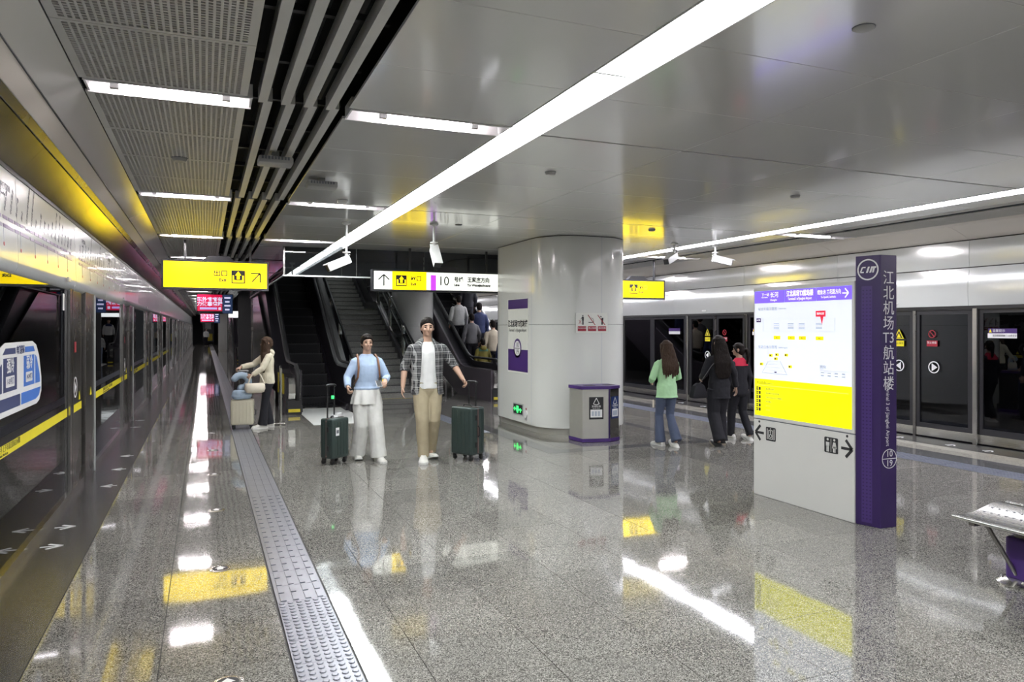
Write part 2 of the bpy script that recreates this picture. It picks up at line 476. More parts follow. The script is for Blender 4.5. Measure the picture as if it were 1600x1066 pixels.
# direction marks on the sills
pl = Plate((0, 0, .002), (1, 0, 0), (0, 1, 0), floor)
def arrow_mark(x, y, dx):
    s_ = 1 if dx > 0 else -1
    for e in (-1, 1): pl.line(('floor_arrow', 'white_print'), x, y, x + s_ * .1, y + e * .07, .026, .0005, .0008)
    pl.line(('floor_arrow', 'white_print'), x, y, x + s_ * .15, y, .022, .0005, .0008)
    o = pl.flush()
for y in (4.6, 6.6, 7.2, 8.9, 9.9, 10.9, 14.0, 15.0): arrow_mark(-1.02, y, 1 if int(y * 10) % 2 else -1)
for y in (6.75, 7.3, 8.15, 9.0, 12.2, 13.0, 13.8): arrow_mark(10.0, y, -1)

# ------------------------------------------------------------------ ceiling
ceil = MB().box(XL - .4, XR + .4, YB, YV, 3.72, 3.8).box(XL - .4, VX0, YV, YE, 3.72, 3.8).box(VX1, XR + .4, YV, 45, 3.72, 3.8).build('ceiling', 'void_black'); tag(ceil, kind='structure')
pcache = {}
def panel(x0, x1, y0, y1, mt='ceiling_paint', g=.0022, name='ceiling_panel'):
    key = (round(x1 - x0, 3), round(y1 - y0, 3), mt, g)
    if key not in pcache:
        a, b = (x1 - x0) / 2 - g, (y1 - y0) / 2 - g
        pcache[key] = MB().box(-a, a, -b, b, 0, .02).mesh(name, mt, bev=.0015)
    return put(name, pcache[key], ceil, ((x0 + x1) / 2, (y0 + y1) / 2, ZC))
mods = [MY0 + PIT * k for k in range(-3, 22)]
TW = .26
grille = MB(); gw, gl = .93, (PIT - TW) / 4
def grille_mesh(wd, ln, nc, nr):
    m = MB(); fr = .045
    m.box(-wd / 2, wd / 2, -ln / 2, -ln / 2 + fr * .6, 0, .012).box(-wd / 2, wd / 2, ln / 2 - fr * .6, ln / 2, 0, .012)
    m.box(-wd / 2, -wd / 2 + fr, -ln / 2 + fr * .6, ln / 2 - fr * .6, 0, .012).box(wd / 2 - fr, wd / 2, -ln / 2 + fr * .6, ln / 2 - fr * .6, 0, .012)
    iw = wd - 2 * fr; px = iw / nc
    for i in range(1, nc): m.box(-iw / 2 + i * px - px * .19, -iw / 2 + i * px + px * .19, -ln / 2 + fr * .6, ln / 2 - fr * .6, .0005, .0115)
    il = ln - fr * 1.2; py = il / nr
    for j in range(1, nr): m.box(-iw / 2, iw / 2, -il / 2 + j * py - py * .19, -il / 2 + j * py + py * .19, .001, .011)
    return m.mesh('grille_panel', 'grille_paint')
gm = grille_mesh(gw - .006, gl - .006, 26, 27)
gm2 = grille_mesh(.65, gl - .006, 18, 27)
def baffle_mesh(ln): return MB().box(-.028, .028, -ln / 2, ln / 2, 0, .09).mesh('baffle', 'baffle_paint')
bm1 = baffle_mesh(PIT - .0)
rails = MB()
for k, y0 in enumerate(mods[:-1]):
    ya, yb = y0 + TW / 2, y0 + PIT - TW / 2
    left_void = y0 > YV - 1.5      # module beyond the edge of the opening
    nd = 1 if y0 > 40 else 4
    for j in range(4): put('grille_panel', gm, ceil, (-.215, ya + gl * (j + .5), ZC))
    for i, bx in enumerate((.347, .49, .633, .777)):
        put('baffle', bm1, ceil, (bx + (.035 if k % 2 else 0), y0 + PIT / 2, ZC + .01 + .012 * (k % 2)))
    pw = (PIT - TW) / 4
    # strip of flat panels between baffles and long light
    xa, xb = .88, 2.04
    if y0 + PIT <= YV + 1.2 or True:
        for j in range(4):
            p0, p1 = ya + pw * j, ya + pw * (j + 1)
            if p0 >= YV - .02:
                panel(xa, VX0, p0, p1); continue
            panel(xa, xb, p0, min(p1, YV))
    if y0 < YV:
        ex = [2.34, 3.63, 5.04, 6.44, 7.85]
        pz = PIT / 4
        for q in range(4):
            for j in range(4):
                p0 = y0 + pz * j + (.012 if j == 0 else 0); p1 = min(y0 + pz * (j + 1) - (.012 if j == 3 else 0), YV)
                if p1 - p0 > .05: panel(ex[q], ex[q + 1], p0, p1)
    if y0 < 30:
        for j in range(4):
            panel(8.15, 8.62, ya + pw * j, ya + pw * (j + 1))
            put('grille_panel', gm2, ceil, (9.32, ya + gl * (j + .5), ZC))
            if y0 >= YV - PIT and ya + pw * j >= YV: panel(VX1, 7.85, ya + pw * j, ya + pw * (j + 1))
        for bx in (8.66, 8.74, 8.82, 8.90): put('baffle', bm1, ceil, (bx, y0 + PIT / 2, ZC + .02))
    # hangers and pipes in the dark slot
    for j in range(5): rails.box(.25, .9, y0 + .3 + j * .76, y0 + .34 + j * .76, ZC + .13, ZC + .165)
o = rails.build('hanger_rail', 'pipe_dark', ceil); o['kind'] = 'stuff'
for px, pr, pz in ((.42, .045, .33), (.62, .06, .42), (.8, .03, .28)):
    MB().tube([(px, YB, ZC + pz), (px, YE, ZC + pz)], pr, 8).build('pipe', 'pipe_dark', ceil, smooth=True)
MB().box(VX0, VX0 + .03, YV, YE, ZC - .0, 3.75).box(.87, VX1, YV, YV + .04, ZC + .02, 6.4).build('ceiling_edge', 'dark_frame', ceil)
MB().prism([(-.685, ZC), (-.885, ZC - .075), (-.885, ZC - .05), (-.685, ZC + .02)], YB, YE, 'y').build('cove_strip', 'cove_metal', ceil)
MB().box(9.65, 9.9, YB, 45, ZC - .002, ZC + .02).build('cove_strip', 'cove_satin', ceil)

# ------------------------------------------------------------------ lights in the ceiling
def tray(x0, x1, ln):
    m = MB(); h = .07; wd = TW - .01
    m.box(x0, x1, -wd / 2, wd / 2, h, h + .012).box(x0, x1, -wd / 2, -wd / 2 + .012, -.008, h).box(x0, x1, wd / 2 - .012, wd / 2, -.008, h)
    m.box(x0, x0 + .012, -wd / 2, wd / 2, .0, h).box(x1 - .012, x1, -wd / 2, wd / 2, .0, h)
    hs = m.mesh('housing', 'white_tray')
    c = (x0 + x1) / 2
    tb_ = MB().tube([(c - ln / 2, 0, .012), (c + ln / 2, 0, .012)], .016, 10).mesh('tube', 'tube_lamp', True)
    en = [MB().box(q, q + .05, -.018, .018, -.006, .07).mesh('socket', 'plastic_grey') for q in (c - ln / 2 - .05, c + ln / 2)]
    return hs, tb_, en[0], en[1]
def fixture(parts, y, label, group, name='ceiling_light', x=0.):
    t = thing(name, label, 'light', (x, y, ZC), group=group)
    for nm, me in parts: put(nm, me, t)
    return t
trl = tray(-.66, .28, .58); trm = tray(.9, 2.05, .62); trr = tray(8.14, 9.66, .62)
sl = (PIT - .04) / 3
def strip(x0, x1, lm='strip_lamp'):
    h = MB(); h.box(x0, x1, 0, PIT, .07, .08).box(x0, x0 + .01, 0, PIT, -.004, .07).box(x1 - .01, x1, 0, PIT, -.004, .07)
    ds = [MB().box(x0 + .035, x1 - .035, .02 + j * sl + .012, .02 + (j + 1) * sl - .012, .035, .05).mesh('diffuser', lm) for j in range(3)]
    cl = [MB().box(x0 + .01, x1 - .01, .02 + j * sl - .012, .02 + j * sl + .012, .03, .05).mesh('clip', 'plastic_white') for j in range(1, 4)]
    return h.mesh('housing', 'white_tray'), ds, cl
stl = strip(2.04, 2.34); str_ = strip(7.85, 8.15, 'strip_lamp_cool')
short = (MB().box(2.04, 2.34, 0, .9, .07, .08).box(2.04, 2.05, 0, .9, -.004, .07).box(2.33, 2.34, 0, .9, -.004, .07).mesh('housing', 'white_tray'), [MB().box(2.075, 2.305, .02, .88, .035, .05).mesh('diffuser', 'strip_lamp')], [])
vis0 = 3
for k, y0 in enumerate(mods[:-1]):
    n = k - vis0
    od = ORD[n] if n >= 0 else None
    if y0 < 78: fixture([('housing', trl[0]), ('tube', trl[1]), ('socket', trl[2]), ('socket', trl[3])], y0, f'{od} lit cross tube from the camera between the perforated ceiling panels' if od else f'{ORD[-n - 1]} lit cross tube behind the camera over the left platform edge', 'cross lights over the left platform edge')
    if y0 < YV - .5: fixture([('housing', trm[0]), ('tube', trm[1]), ('socket', trm[2]), ('socket', trm[3])], y0, f'{od} lit cross tube from the camera joining the long strip light' if od else f'{ORD[-n - 1]} lit cross tube behind the camera joining the long light', 'cross lights joining the long light')
    if y0 < 40: fixture([('housing', trr[0]), ('tube', trr[1]), ('socket', trr[2]), ('socket', trr[3])], y0, f'{ORD[n]} lit cross tube from the camera over the right platform edge' if od else f'{ORD[-n - 1]} lit cross tube behind the camera over the right platform edge', 'cross lights over the right platform edge')
    for (hs, ds, cl), sd, lim in ((stl, 'over the middle of the hall', YV - .5), (str_, 'near the right platform edge', 36)):
        if y0 > lim: continue
        if sd.startswith('over') and y0 + PIT > YV: hs, ds, cl = short
        lab = (f'{ORD[n + 1]} length of white strip light from the camera, {sd}' if n >= -1 else f'{ORD[-n - 2]} length of white strip light behind the camera, {sd}')
        fixture([('housing', hs)] + [('diffuser', d) for d in ds] + [('clip', q) for q in cl], y0, lab, f'strip light lengths {sd}')
# ================================================================== left platform screen
wl = struct('wall_left')
XD = XL
def xprof(profile, y0, y1, name, m, parent, smooth=True):
    return MB().prism(profile, -(y1 - y0) / 2, (y1 - y0) / 2, 'y').build(name, m, parent, smooth=smooth, loc=(0, (y0 + y1) / 2, 0))
hp = [(XD - .02, 2.745), (XD, 2.17), (XD - .004, 2.12), (XD - .018, 2.085), (XD - .05, 2.065), (XD - .3, 2.065), (XD - .3, 2.745)]
hcache = {}
mat('header_white', (.74, .78, .80), .26, coat=.5, crough=.08, var=.02, vs=1.)
for j in range(-5, 31):
    y0 = 8.55 + 2.5 * j
    if y0 > YE - 3: break
    if 'h' not in hcache: hcache['h'] = MB().prism(hp, -1.246, 1.246, 'y').mesh('header_panel', 'header_white', True)
    put('header_panel', hcache['h'], wl, (0, y0 + 1.25, 0))
    if 's' not in hcache: hcache['s'] = MB().prism([(-1.045, 2.965), (XD - .005, 2.772), (XD - .2, 2.772), (XD - .2, 2.965)], -1.247, 1.247, 'y').mesh('steel_panel', 'stainless')
    put('steel_panel', hcache['s'], wl, (0, y0 + 1.25, 0))
MB().box(XD - .28, XD - .012, YB, YE, 2.744, 2.772).build('joint_strip', 'black_joint', wl)
MB().prism([(-1.035, 2.972), (-1.005, 3.018), (-1.2, 3.018), (-1.2, 2.972)], YB, YE, 'y').build('channel', 'stainless_dark', wl)
MB().prism([(-.89, ZC - .077), (-1.0, 3.02), (-1.2, 3.02), (-1.2, 3.25), (-.89, 3.25)], YB, YE, 'y').build('cove_panel', 'cove_satin', wl)
MB().box(-.892, -.883, YB, YE, ZC - .081, ZC - .05).build('joint_strip', 'black_joint', wl)
MB().box(XD - .14, XD - .02, YB, YE, -.01, .07).build('track_sill', 'stainless', wl)
pc = {}
P0 = 9.98
def once(k, f): 
    if k not in pc: pc[k] = f()
    return pc[k]
for k in range(-4, 16):
    y0 = P0 + 5.05 * k
    if y0 + 5.05 > YE: break
    gp = once('pane', lambda: MB().box(-.006, .006, 0, 3.38, .07, 2.07).mesh('glass_pane', 'pane_left'))
    put('glass_pane', gp, wl, (XD - .05, y0, 0))
    mu = once('mull', lambda: MB().box(-.03, .03, 0, .12, .06, 2.08).box(-.03, .03, .16, .2, .06, 2.08).mesh('mullion', 'stainless'))
    put('mullion', mu, wl, (XD - .05, y0 + 3.40, 0))
    dp = once('dp', lambda: MB().box(-.03, .012, 0, .62, .07, 2.07).mesh('door_edge_panel', 'stainless_dark', bev=.004))
    put('door_edge_panel', dp, wl, (XD - .05, y0 + 3.62, 0))
    gp2 = once('gap', lambda: MB().box(-.05, -.01, 0, .16, .05, 2.08).mesh('gasket', 'black_joint'))
    put('gasket', gp2, wl, (XD - .05, y0 + 4.2, 0))
    po = once('post', lambda: MB().box(-.08, .035, 0, .70, -.005, 2.09).mesh('post', 'stainless_dark', bev=.004))
    put('post', po, wl, (XD - .045, y0 + 4.345, 0))
    ed = once('edge', lambda: MB().box(0, .012, 0, .03, .0, 2.08).mesh('post_edge', 'header_satin'))
    put('post_edge', ed, wl, (XD - .009, y0 + 5.0, 0))
    # yellow caution band on glass and panel
    if k < 4:
        p = Plate((XD - .043, y0, 0), (0, 1, 0), (0, 0, 1), wl)
        p.rect(('caution_band', 'yellow_print'), .0, 3.36, .825, .905)
        p.o.x += .008
        p.rect(('caution_band', 'yellow_print'), 3.64, 4.2, .825, .905)
        p.o.x -= .008
        if k < 2:
            p.text('请勿倚靠车门 当心夹手 上下车请注意站台间隙', .05, 'ink', .35 if k else 1.05, .878, sx=1.0)
            p.text('Please do not lean on the door. Mind your hands. Mind the gap.', .026, 'ink', .35 if k else 1.05, .842, sx=1.0)
        p.o.x += .008
        if k < 3:
            p.ring(('arrow_mark', 'white_print'), 3.80, 1.08, .10, .018)
            p.poly(('arrow_mark', 'white_print'), [(3.76, 1.02), (3.86, 1.08), (3.76, 1.14)])
            p.rect(('warning_mark', 'red_print'), 3.74, 3.86, 1.44, 1.55)
            p.poly(('warning_mark_yellow', 'yellow_print'), [(4.02, .93), (4.12, .93), (4.07, 1.02)])
            p.poly(('warning_mark_yellow', 'yellow_print'), [(4.62, .93), (4.74, .93), (4.68, 1.02)], d=.03)
            p.rect(('number_mark', 'white_print'), 3.12, 3.2, 1.86, 2.02, d=-.006)
            p.rect(('door_lamp', 'plastic_white'), 3.0, 3.14, 2.13, 2.17, d=.048, t=.012)
        p.flush()
# train shaped sticker on the near pane
p = Plate((XD - .043, 5.42, 1.09), (0, 1, 0), (0, 0, 1), wl)
W_ = ('sticker', 'white_print')
p.poly(W_, [(-.06, 0), (1.45, 0), (1.56, .02), (1.64, .09), (1.64, .2), (1.55, .38), (1.44, .47), (1.3, .5), (.45, .5), (.32, .47), (.22, .38), (.05, .15), (-.06, .06)], .001)
N_, B_ = ('sticker_print', 'navy_print'), ('sticker_print_blue', 'blue_print')
p.poly(N_, [(-.02, .04), (.88, .04), (.88, .125), (-.0, .125)], .003); p.poly(B_, [(.92, .04), (1.42, .04), (1.53, .06), (1.6, .125), (.92, .125)], .003)
p.poly(N_, [(.40, .165), (.78, .165), (.78, .395), (.40, .395)], .003); p.poly(B_, [(1.0, .165), (1.36, .165), (1.36, .395), (1.0, .395)], .003)
p.poly(N_, [(.08, .165), (.36, .165), (.36, .36), (.28, .33)], .003); p.poly(B_, [(1.40, .165), (1.58, .165), (1.56, .23), (1.45, .37), (1.40, .39)], .003)
p.poly(N_, [(.38, .42), (.74, .42), (.74, .462), (.46, .462)], .003); p.poly(B_, [(1.04, .42), (1.38, .42), (1.33, .462), (1.04, .462)], .003)
p.rrect(W_, .46, .70, .195, .27, .01, .005); p.rrect(W_, 1.06, 1.28, .195, .27, .01, .005)
p.flush()
p.text('强冷', .11, 'white_print', .59, .335, .006, 'CENTER', .95, bold=.002); p.text('弱冷', .11, 'white_print', 1.18, .335, .006, 'CENTER', .95, bold=.002)
p.text('1-13号门', .05, 'navy_print', .58, .232, .008, 'CENTER'); p.text('14-24号门', .045, 'navy_print', 1.17, .232, .008, 'CENTER')
p.text('车门提醒', .062, 'navy_print', .89, .44, .006, 'CENTER', bold=.002)
# line map printed on the header
def linemap(y0, y1, names, y2):
    p = Plate((XD, y0, 2.17), Vector((0, 1, 0)), Vector((-.02, 0, .575)), wl)
    k = .575; Z = lambda z: (z - 2.17) / k * Vector((.02, 0, .575)).length
    n = len(names); st = (y1 - y0) / n
    for i, nm in enumerate(names):
        a = i * st
        p.rect(('map_line', 'purple_light'), a + .012, a + st * .86, Z(2.405), Z(2.428))
        if i % 3 != 2: p.rect(('map_line', 'purple_light'), a + .012, a + st * (1.86 if i % 3 == 1 else .86), Z(2.348), Z(2.372))
        p.text(nm, .042, 'ink_grey', a + st * .4, Z(2.455), align='LEFT', rot=R(62))
        if i % 3 == 1:
            p.rect(('map_tick', 'ink_pale'), a + .02, a + .026, Z(2.25), Z(2.345)); p.disc(('map_dot', 'red_print'), a + .023, Z(2.24), .014)
    p.text('运行线路图', .05, 'ink_grey', y2 - y0, Z(2.62)); p.text('Line Map', .03, 'ink_grey', y2 - y0, Z(2.57))
    p.flush()
ST = '王家庄 悦来 国博中心 中央公园西 中央公园 中央公园东 渝北广场 鹿山 江北机场T2航站楼 江北机场T3航站楼 长河 环山公园 三亚湾 上湾路 民心佳园 重庆北站北广场 重庆北站南广场 龙头寺公园 红土地 鲤鱼池 兰花路'.split()
linemap(5.0, 8.35, ST, 5.62); linemap(8.75, 10.9, ST[::2], 9.0); linemap(11.1, 13.3, ST[1::2], 11.3)
# ------------------------------------------------------------------ train behind the left screen
tr = thing('metro_train', 'white metro train with purple band and dark windows behind the left glass screen', 'train', (-1.47, 0, 0))
MB().box(-2.4, 0, 1.2, 30, -.3, 2.6).build('body', 'train_white', tr)
MB().box(0, .008, 1.2, 30, .52, .74).box(0, .008, 1.2, 30, 2.3, 2.45).build('stripe', 'train_purple', tr)
for k in range(6):
    y0 = P0 + 5.05 * (k - 1)
    w_ = MB().box(0, .012, y0 + .15, y0 + 3.2, .95, 2.05).build('window', 'dark_frame', tr)
    MB().box(0, .014, y0 + 3.35, y0 + 4.1, .12, 2.1).build('door_leaf', 'plastic_grey', tr)
    MB().box(0, .014, y0 + 4.14, y0 + 4.9, .12, 2.1).build('door_leaf', 'plastic_grey', tr)
tl = MB().box(-2.5, -2.4, YB, YE, -.5, 3.6).build('wall_tunnel', 'tunnel_wall'); tag(tl, kind='structure'); tl.location.x = -2.0

# ================================================================== right platform screen
wr = struct('wall_right')
def bulge(z0, z1, x0, x1, b, n=6):
    pts = []
    for i in range(n + 1):
        t = i / n; pts.append((x0 + (x1 - x0) * t - b * 4 * t * (1 - t), z0 + (z1 - z0) * t))
    return pts
lo = bulge(2.02, 2.572, XR, XR + .02, .03) + [(XR + .2, 2.572), (XR + .2, 2.02)]
hi = bulge(2.588, 2.972, XR + .02, XR + .02, .012) + [(XR + .2, 2.972), (XR + .2, 2.588)]
cv = [(9.88, ZC - .004), (9.98, ZC - .03), (10.1, ZC - .07), (10.22, ZC - .12), (10.3, 2.99), (10.5, 2.99), (10.5, ZC + .05), (9.88, ZC + .05)]
jm = [('header_panel', lo, 'header_satin'), ('header_panel', hi, 'header_satin'), ('cove_panel', cv, 'cove_satin')]
ms = [MB().prism(q, -1.21, 1.21, 'y').mesh(n, m, True) for n, q, m in jm]
for j in range(-6, 16):
    yc = 7.3 + 2.425 * j + 1.2125
    for (n, q, m), me in zip(jm, ms): put(n, me, wr, (0, yc, 0))
MB().box(XR + .03, XR + .3, YB, 45, 2.5, 3.05).box(XR - .0, XR + .3, YB, 45, 1.965, 2.021).build('joint_strip', 'black_joint', wr)
DC = 8.2; DP = 4.88
for k in range(-3, 8):
    c = DC + DP * k
    for s_ in (-1, 1):
        fr = once('dfr%d' % s_, lambda: MB().box(-.025, .025, 0, .09, .15, 1.97).box(-.025, .025, .88, .96, .15, 1.97).box(-.025, .025, .09, .88, .15, .22).box(-.025, .025, .09, .88, 1.9, 1.97).mesh('door_frame', 'dark_frame'))
        gl_ = once('dgl', lambda: MB().box(-.005, .005, .09, .88, .22, 1.9).mesh('door_pane', 'pane_dark'))
        kk = once('dkk', lambda: MB().box(-.03, .025, 0, .96, .02, .15).mesh('kick_plate', 'stainless', bev=.003))
        y0 = c if s_ > 0 else c - .96
        put('door_frame', fr, wr, (XR + .05, y0, 0)); put('door_pane', gl_, wr, (XR + .05, y0, 0)); put('kick_plate', kk, wr, (XR + .05, y0, 0))
        put('post', once('rpost', lambda: MB().box(-.04, .08, -.035, .035, 0, 1.98).mesh('post', 'stainless', bev=.005)), wr, (XR + .02, c + s_ * 1.0, 0))
    put('door_seam', once('seam', lambda: MB().box(-.03, .03, -.025, .025, .0, 1.97).mesh('door_seam', 'stainless_dark')), wr, (XR + .04, c, 0))
    f0, f1 = c + 1.04, c + DP - 1.04; mid = (f0 + f1) / 2
    for a, b in ((f0, mid), (mid, f1)):
        ln = b - a
        put('fixed_frame', once('ffr', lambda: MB().box(-.02, .02, 0, .13, .15, 1.97).box(-.02, .02, ln - .05, ln, .15, 1.97).box(-.02, .02, .13, ln - .05, .15, .24).box(-.02, .02, .13, ln - .05, 1.91, 1.97).mesh('fixed_frame', 'dark_frame')), wr, (XR + .05, a, 0))
        put('fixed_pane', once('fgl', lambda: MB().box(-.005, .005, .13, ln - .05, .24, 1.91).mesh('fixed_pane', 'pane_dark')), wr, (XR + .05, a, 0))
        def kp():
            m = MB().box(0, .03, 0, ln, .02, .15)
            for i in range(5): m.box(-.008, 0, 0, ln, .03 + i * .025, .044 + i * .025)
            return m.mesh('kick_plate', 'stainless')
        put('kick_plate', once('fkk', kp), wr, (XR + .03, a, 0))
    if k in (0, 1, -1):
        p = Plate((XR + .02, c, 0), (0, -1, 0), (0, 0, 1), wr)
        for a, dr in ((.33, 1), (-.28, -1)):
            p.ring(('arrow_mark', 'white_print'), a, 1.09, .085, .016)
            p.poly(('arrow_mark', 'white_print'), [(a - dr * .035, 1.03), (a + dr * .06, 1.09), (a - dr * .035, 1.15)][::dr])
        p.poly(('warning_mark_yellow', 'yellow_print'), [(-.37, 1.52), (-.19, 1.52), (-.28, 1.68)]); p.rect(('warning_mark_yellow', 'yellow_print'), -.37, -.19, 1.40, 1.49)
        p.poly(('warning_print', 'ink'), [(-.345, 1.532), (-.215, 1.532), (-.28, 1.65)], .003); p.poly(('warning_mark_yellow', 'yellow_print'), [(-.315, 1.54), (-.245, 1.54), (-.28, 1.61)], .005)
        p.ring(('prohibition_mark', 'red_print'), .30, 1.60, .055, .012); p.line(('prohibition_mark', 'red_print'), .265, 1.64, .335, 1.56, .012)
        p.rect(('warning_mark', 'red_print'), .21, .39, 1.41, 1.50)
        p.text('禁止倚靠', .04, 'white_print', .30, 1.465, .004, 'CENTER'); p.text('当心夹手', .04, 'ink', -.28, 1.445, .004, 'CENTER')
        p.rrect(('door_lamp', 'plastic_white'), -.42, -.28, 2.065, 2.095, .012, d=.03, t=.02)
        # purple and white notice on the fixed pane
        p.rect(('notice_band', 'purple'), 1.18, 1.58, 1.62, 1.685); p.rect(('notice_strip', 'white_print'), 1.17, 1.58, 1.55, 1.618)
        p.poly(('warning_mark_yellow', 'yellow_print'), [(1.19, 1.63), (1.23, 1.63), (1.21, 1.68)], .004)
        p.text('温馨提示', .045, 'white_print', 1.24, 1.652, .004); p.text('请勿倚靠屏蔽门 注意安全', .03, 'ink', 1.24, 1.583, .004)
        p.rect(('notice_band', 'purple'), -1.75, -1.3, 1.62, 1.685); p.rect(('notice_strip', 'white_print'), -1.75, -1.3, 1.55, 1.618)
        p.flush()
tw = MB().box(12.4, 12.6, YB, 45, -.8, 3.6).build('wall_tunnel', 'tunnel_wall'); tag(tw, kind='structure')
wb = MB().box(XL - 2.6, 12.6, YB - .2, YB, -.5, 3.8).build('wall_back', 'concrete_dark'); tag(wb, kind='structure')
wf = MB().box(XL - 2.6, VX0 + .5, YE - .5, YE, -.5, 3.8).box(VX1 - .2, 12.6, 44.5, 45, -.5, 3.8).build('wall_front', 'concrete_dark'); tag(wf, kind='structure')
tf = MB().box(XL - 3.3, XL - .1, YB, YE, -1.0, -.9).box(XR, 12.6, YB, 45, -1.0, -.9).build('trim_1', 'concrete_dark'); tag(tf, kind='structure')

# ================================================================== column
def rrect_poly(x0, x1, y0, y1, r, n=8):
    pts = []
    for cx, cy, q in ((x1 - r, y0 + r, -90), (x1 - r, y1 - r, 0), (x0 + r, y1 - r, 90), (x0 + r, y0 + r, 180)):
        pts += [(cx + r * math.cos(R(q + k * 90 / n)), cy + r * math.sin(R(q + k * 90 / n))) for k in range(n + 1)]
    return pts
CX0, CX1, CY0, CY1, CRR = 4.9, 6.5, 10.2, 12.88, .64
def column(x0, x1, y0, y1, r, z1, label):
    t = thing('column', label, 'column'); t['kind'] = 'structure'
    pts = rrect_poly(x0, x1, y0, y1, r)
    for nm, za, zb in (('cladding', .11, 1.745), ('cladding', 1.75, z1)):
        MB().prism(pts, za, zb, 'z').build(nm, 'column_white', t, smooth=True)
    MB().prism(rrect_poly(x0 + .05, x1 - .05, y0 + .05, y1 - .05, r - .05), 0, .112, 'z').build('plinth', 'kick_steel', t, smooth=True)
    MB().prism(rrect_poly(x0 - .004, x1 + .004, y0 - .004, y1 + .004, r), z1 - .012, z1 - .002, 'z').build('joint_ring', 'dark_frame', t)
    return t
col = column(CX0, CX1, CY0, CY1, CRR, ZC, 'white rounded station column standing in the middle of the hall')
sm = MB()
for x, y in ((CX0 - .0008, CY0 + CRR + .03), (CX0 - .0008, CY1 - CRR - .1)): sm.box(x, x + .002, y - .002, y + .002, .12, ZC)
sm.box(5.82, 5.824, CY0 - .0008, CY0 + .002, .12, ZC)
sm.build('seam', 'ink_pale', col)
column(4.95, 6.0, 19.7, 21.2, .5, 6.2, 'pale rounded column between the granite stairs and the crowded escalator')
# station name sign on the column
g = thing('station_sign', 'vertical station name plate with purple ends on the white column', 'sign', (CX0 - .004, 11.86, .93))
p = Plate((0, 0, 0), (0, -1, 0), (0, 0, 1), g)
p.rect(('board', 'paper_white'), 0, .87, 0, 1.26, -.004, .006)
p.rect(('purple_band', 'purple'), .02, .86, .03, .40, .003); p.rect(('purple_band', 'purple'), .02, .86, 1.09, 1.25, .003)
p.disc(('number_disc_rim', 'purple'), .43, .42, .165, .003); p.disc(('number_disc', 'white_print'), .43, .42, .125, .006)
p.line(('number_bar', 'ink'), .33, .42, .53, .42, .01, .008)
p.flush()
p.text('10', .125, 'ink', .43, .475, .008, 'CENTER'); p.text('19', .125, 'ink', .43, .355, .008, 'CENTER')
p.text('江北机场T3航站楼', .125, 'ink', .43, .83, .004, 'CENTER', .83, bold=.0035); p.text('Terminal 3 of Jiangbei Airport', .075, 'ink', .43, .725, .004, 'CENTER', .83)
# prohibition plate
g = thing('prohibition_notice', 'white plate with three red captioned prohibitions on the white column', 'sign', (5.36, CY0 - .003, 1.62))
p = Plate((0, 0, 0), (1, 0, 0), (0, 0, 1), g)
p.rect(('board', 'paper_white'), 0, .57, 0, .31, -.003, .006)
for i, tx in enumerate(('禁止乱扔垃圾', '禁止吸烟', '请勿倚靠')):
    a = .03 + i * .18
    p.rect(('caption', 'red_print'), a, a + .15, .025, .10, .004); p.text(tx, .034 if i else .024, 'white_print', a + .075, .07, .008, 'CENTER')
K_, Q_ = ('pictogram', 'ink'), ('red_mark', 'red_print')
p.disc(K_, .12, .265, .011, .004); p.rect(K_, .105, .137, .19, .25, .004); p.rect(K_, .106, .118, .125, .19, .004); p.rect(K_, .122, .134, .125, .19, .004); p.line(K_, .105, .24, .085, .21, .008, .004)
p.line(Q_, .05, .20, .09, .14, .006, .005); p.line(Q_, .09, .20, .05, .14, .006, .005)
p.rect(K_, .22, .30, .155, .168, .004); p.pline(K_, [(.31, .155), (.315, .19), (.30, .22), (.27, .235)], .006, .004); p.line(Q_, .21, .28, .34, .12, .012, .006)
p.disc(K_, .445, .255, .011, .004); p.poly(K_, [(.452, .125), (.478, .125), (.49, .235), (.455, .235)], .004); p.line(Q_, .385, .28, .52, .12, .012, .006)
p.flush()
# green exit lamp and socket low on the column
g = thing('exit_lamp', 'small lit green running man exit lamp low on the white column', 'exit sign', (CX0, 11.62, .22))
p = Plate((0, 0, 0), (0, -1, 0), (0, 0, 1), g)
p.rect(('housing', 'plastic_grey'), 0, .42, 0, .2, -.01, .018); p.rect(('face', 'ink'), .02, .40, .02, .18, .008)
G_ = ('pictogram', 'led_green')
p.rect(G_, .15, .24, .06, .155, .010); p.rect(G_, .05, .15, .09, .11, .010); p.poly(G_, [(.03, .1), (.09, .06), (.09, .14)], .010); p.rect(G_, .24, .37, .085, .105, .010); p.rect(G_, .30, .33, .05, .12, .010); p.rect(G_, .17, .22, .035, .06, .010)
p.flush()
g = thing('wall_socket', 'white round electric socket beside the green exit lamp on the column', 'socket', (CX0 - .002, 11.08, .27))
p = Plate((0, 0, 0), (0, -1, 0), (0, 0, 1), g)
p.disc(('plate', 'plastic_white'), 0, 0, .06, -.002, t=.02); p.rect(('label_strip', 'red_print'), -.02, .02, .07, .1, 0); p.rect(('plug', 'plastic_grey'), -.02, .03, -.1, -.065, 0, .02)
p.flush()

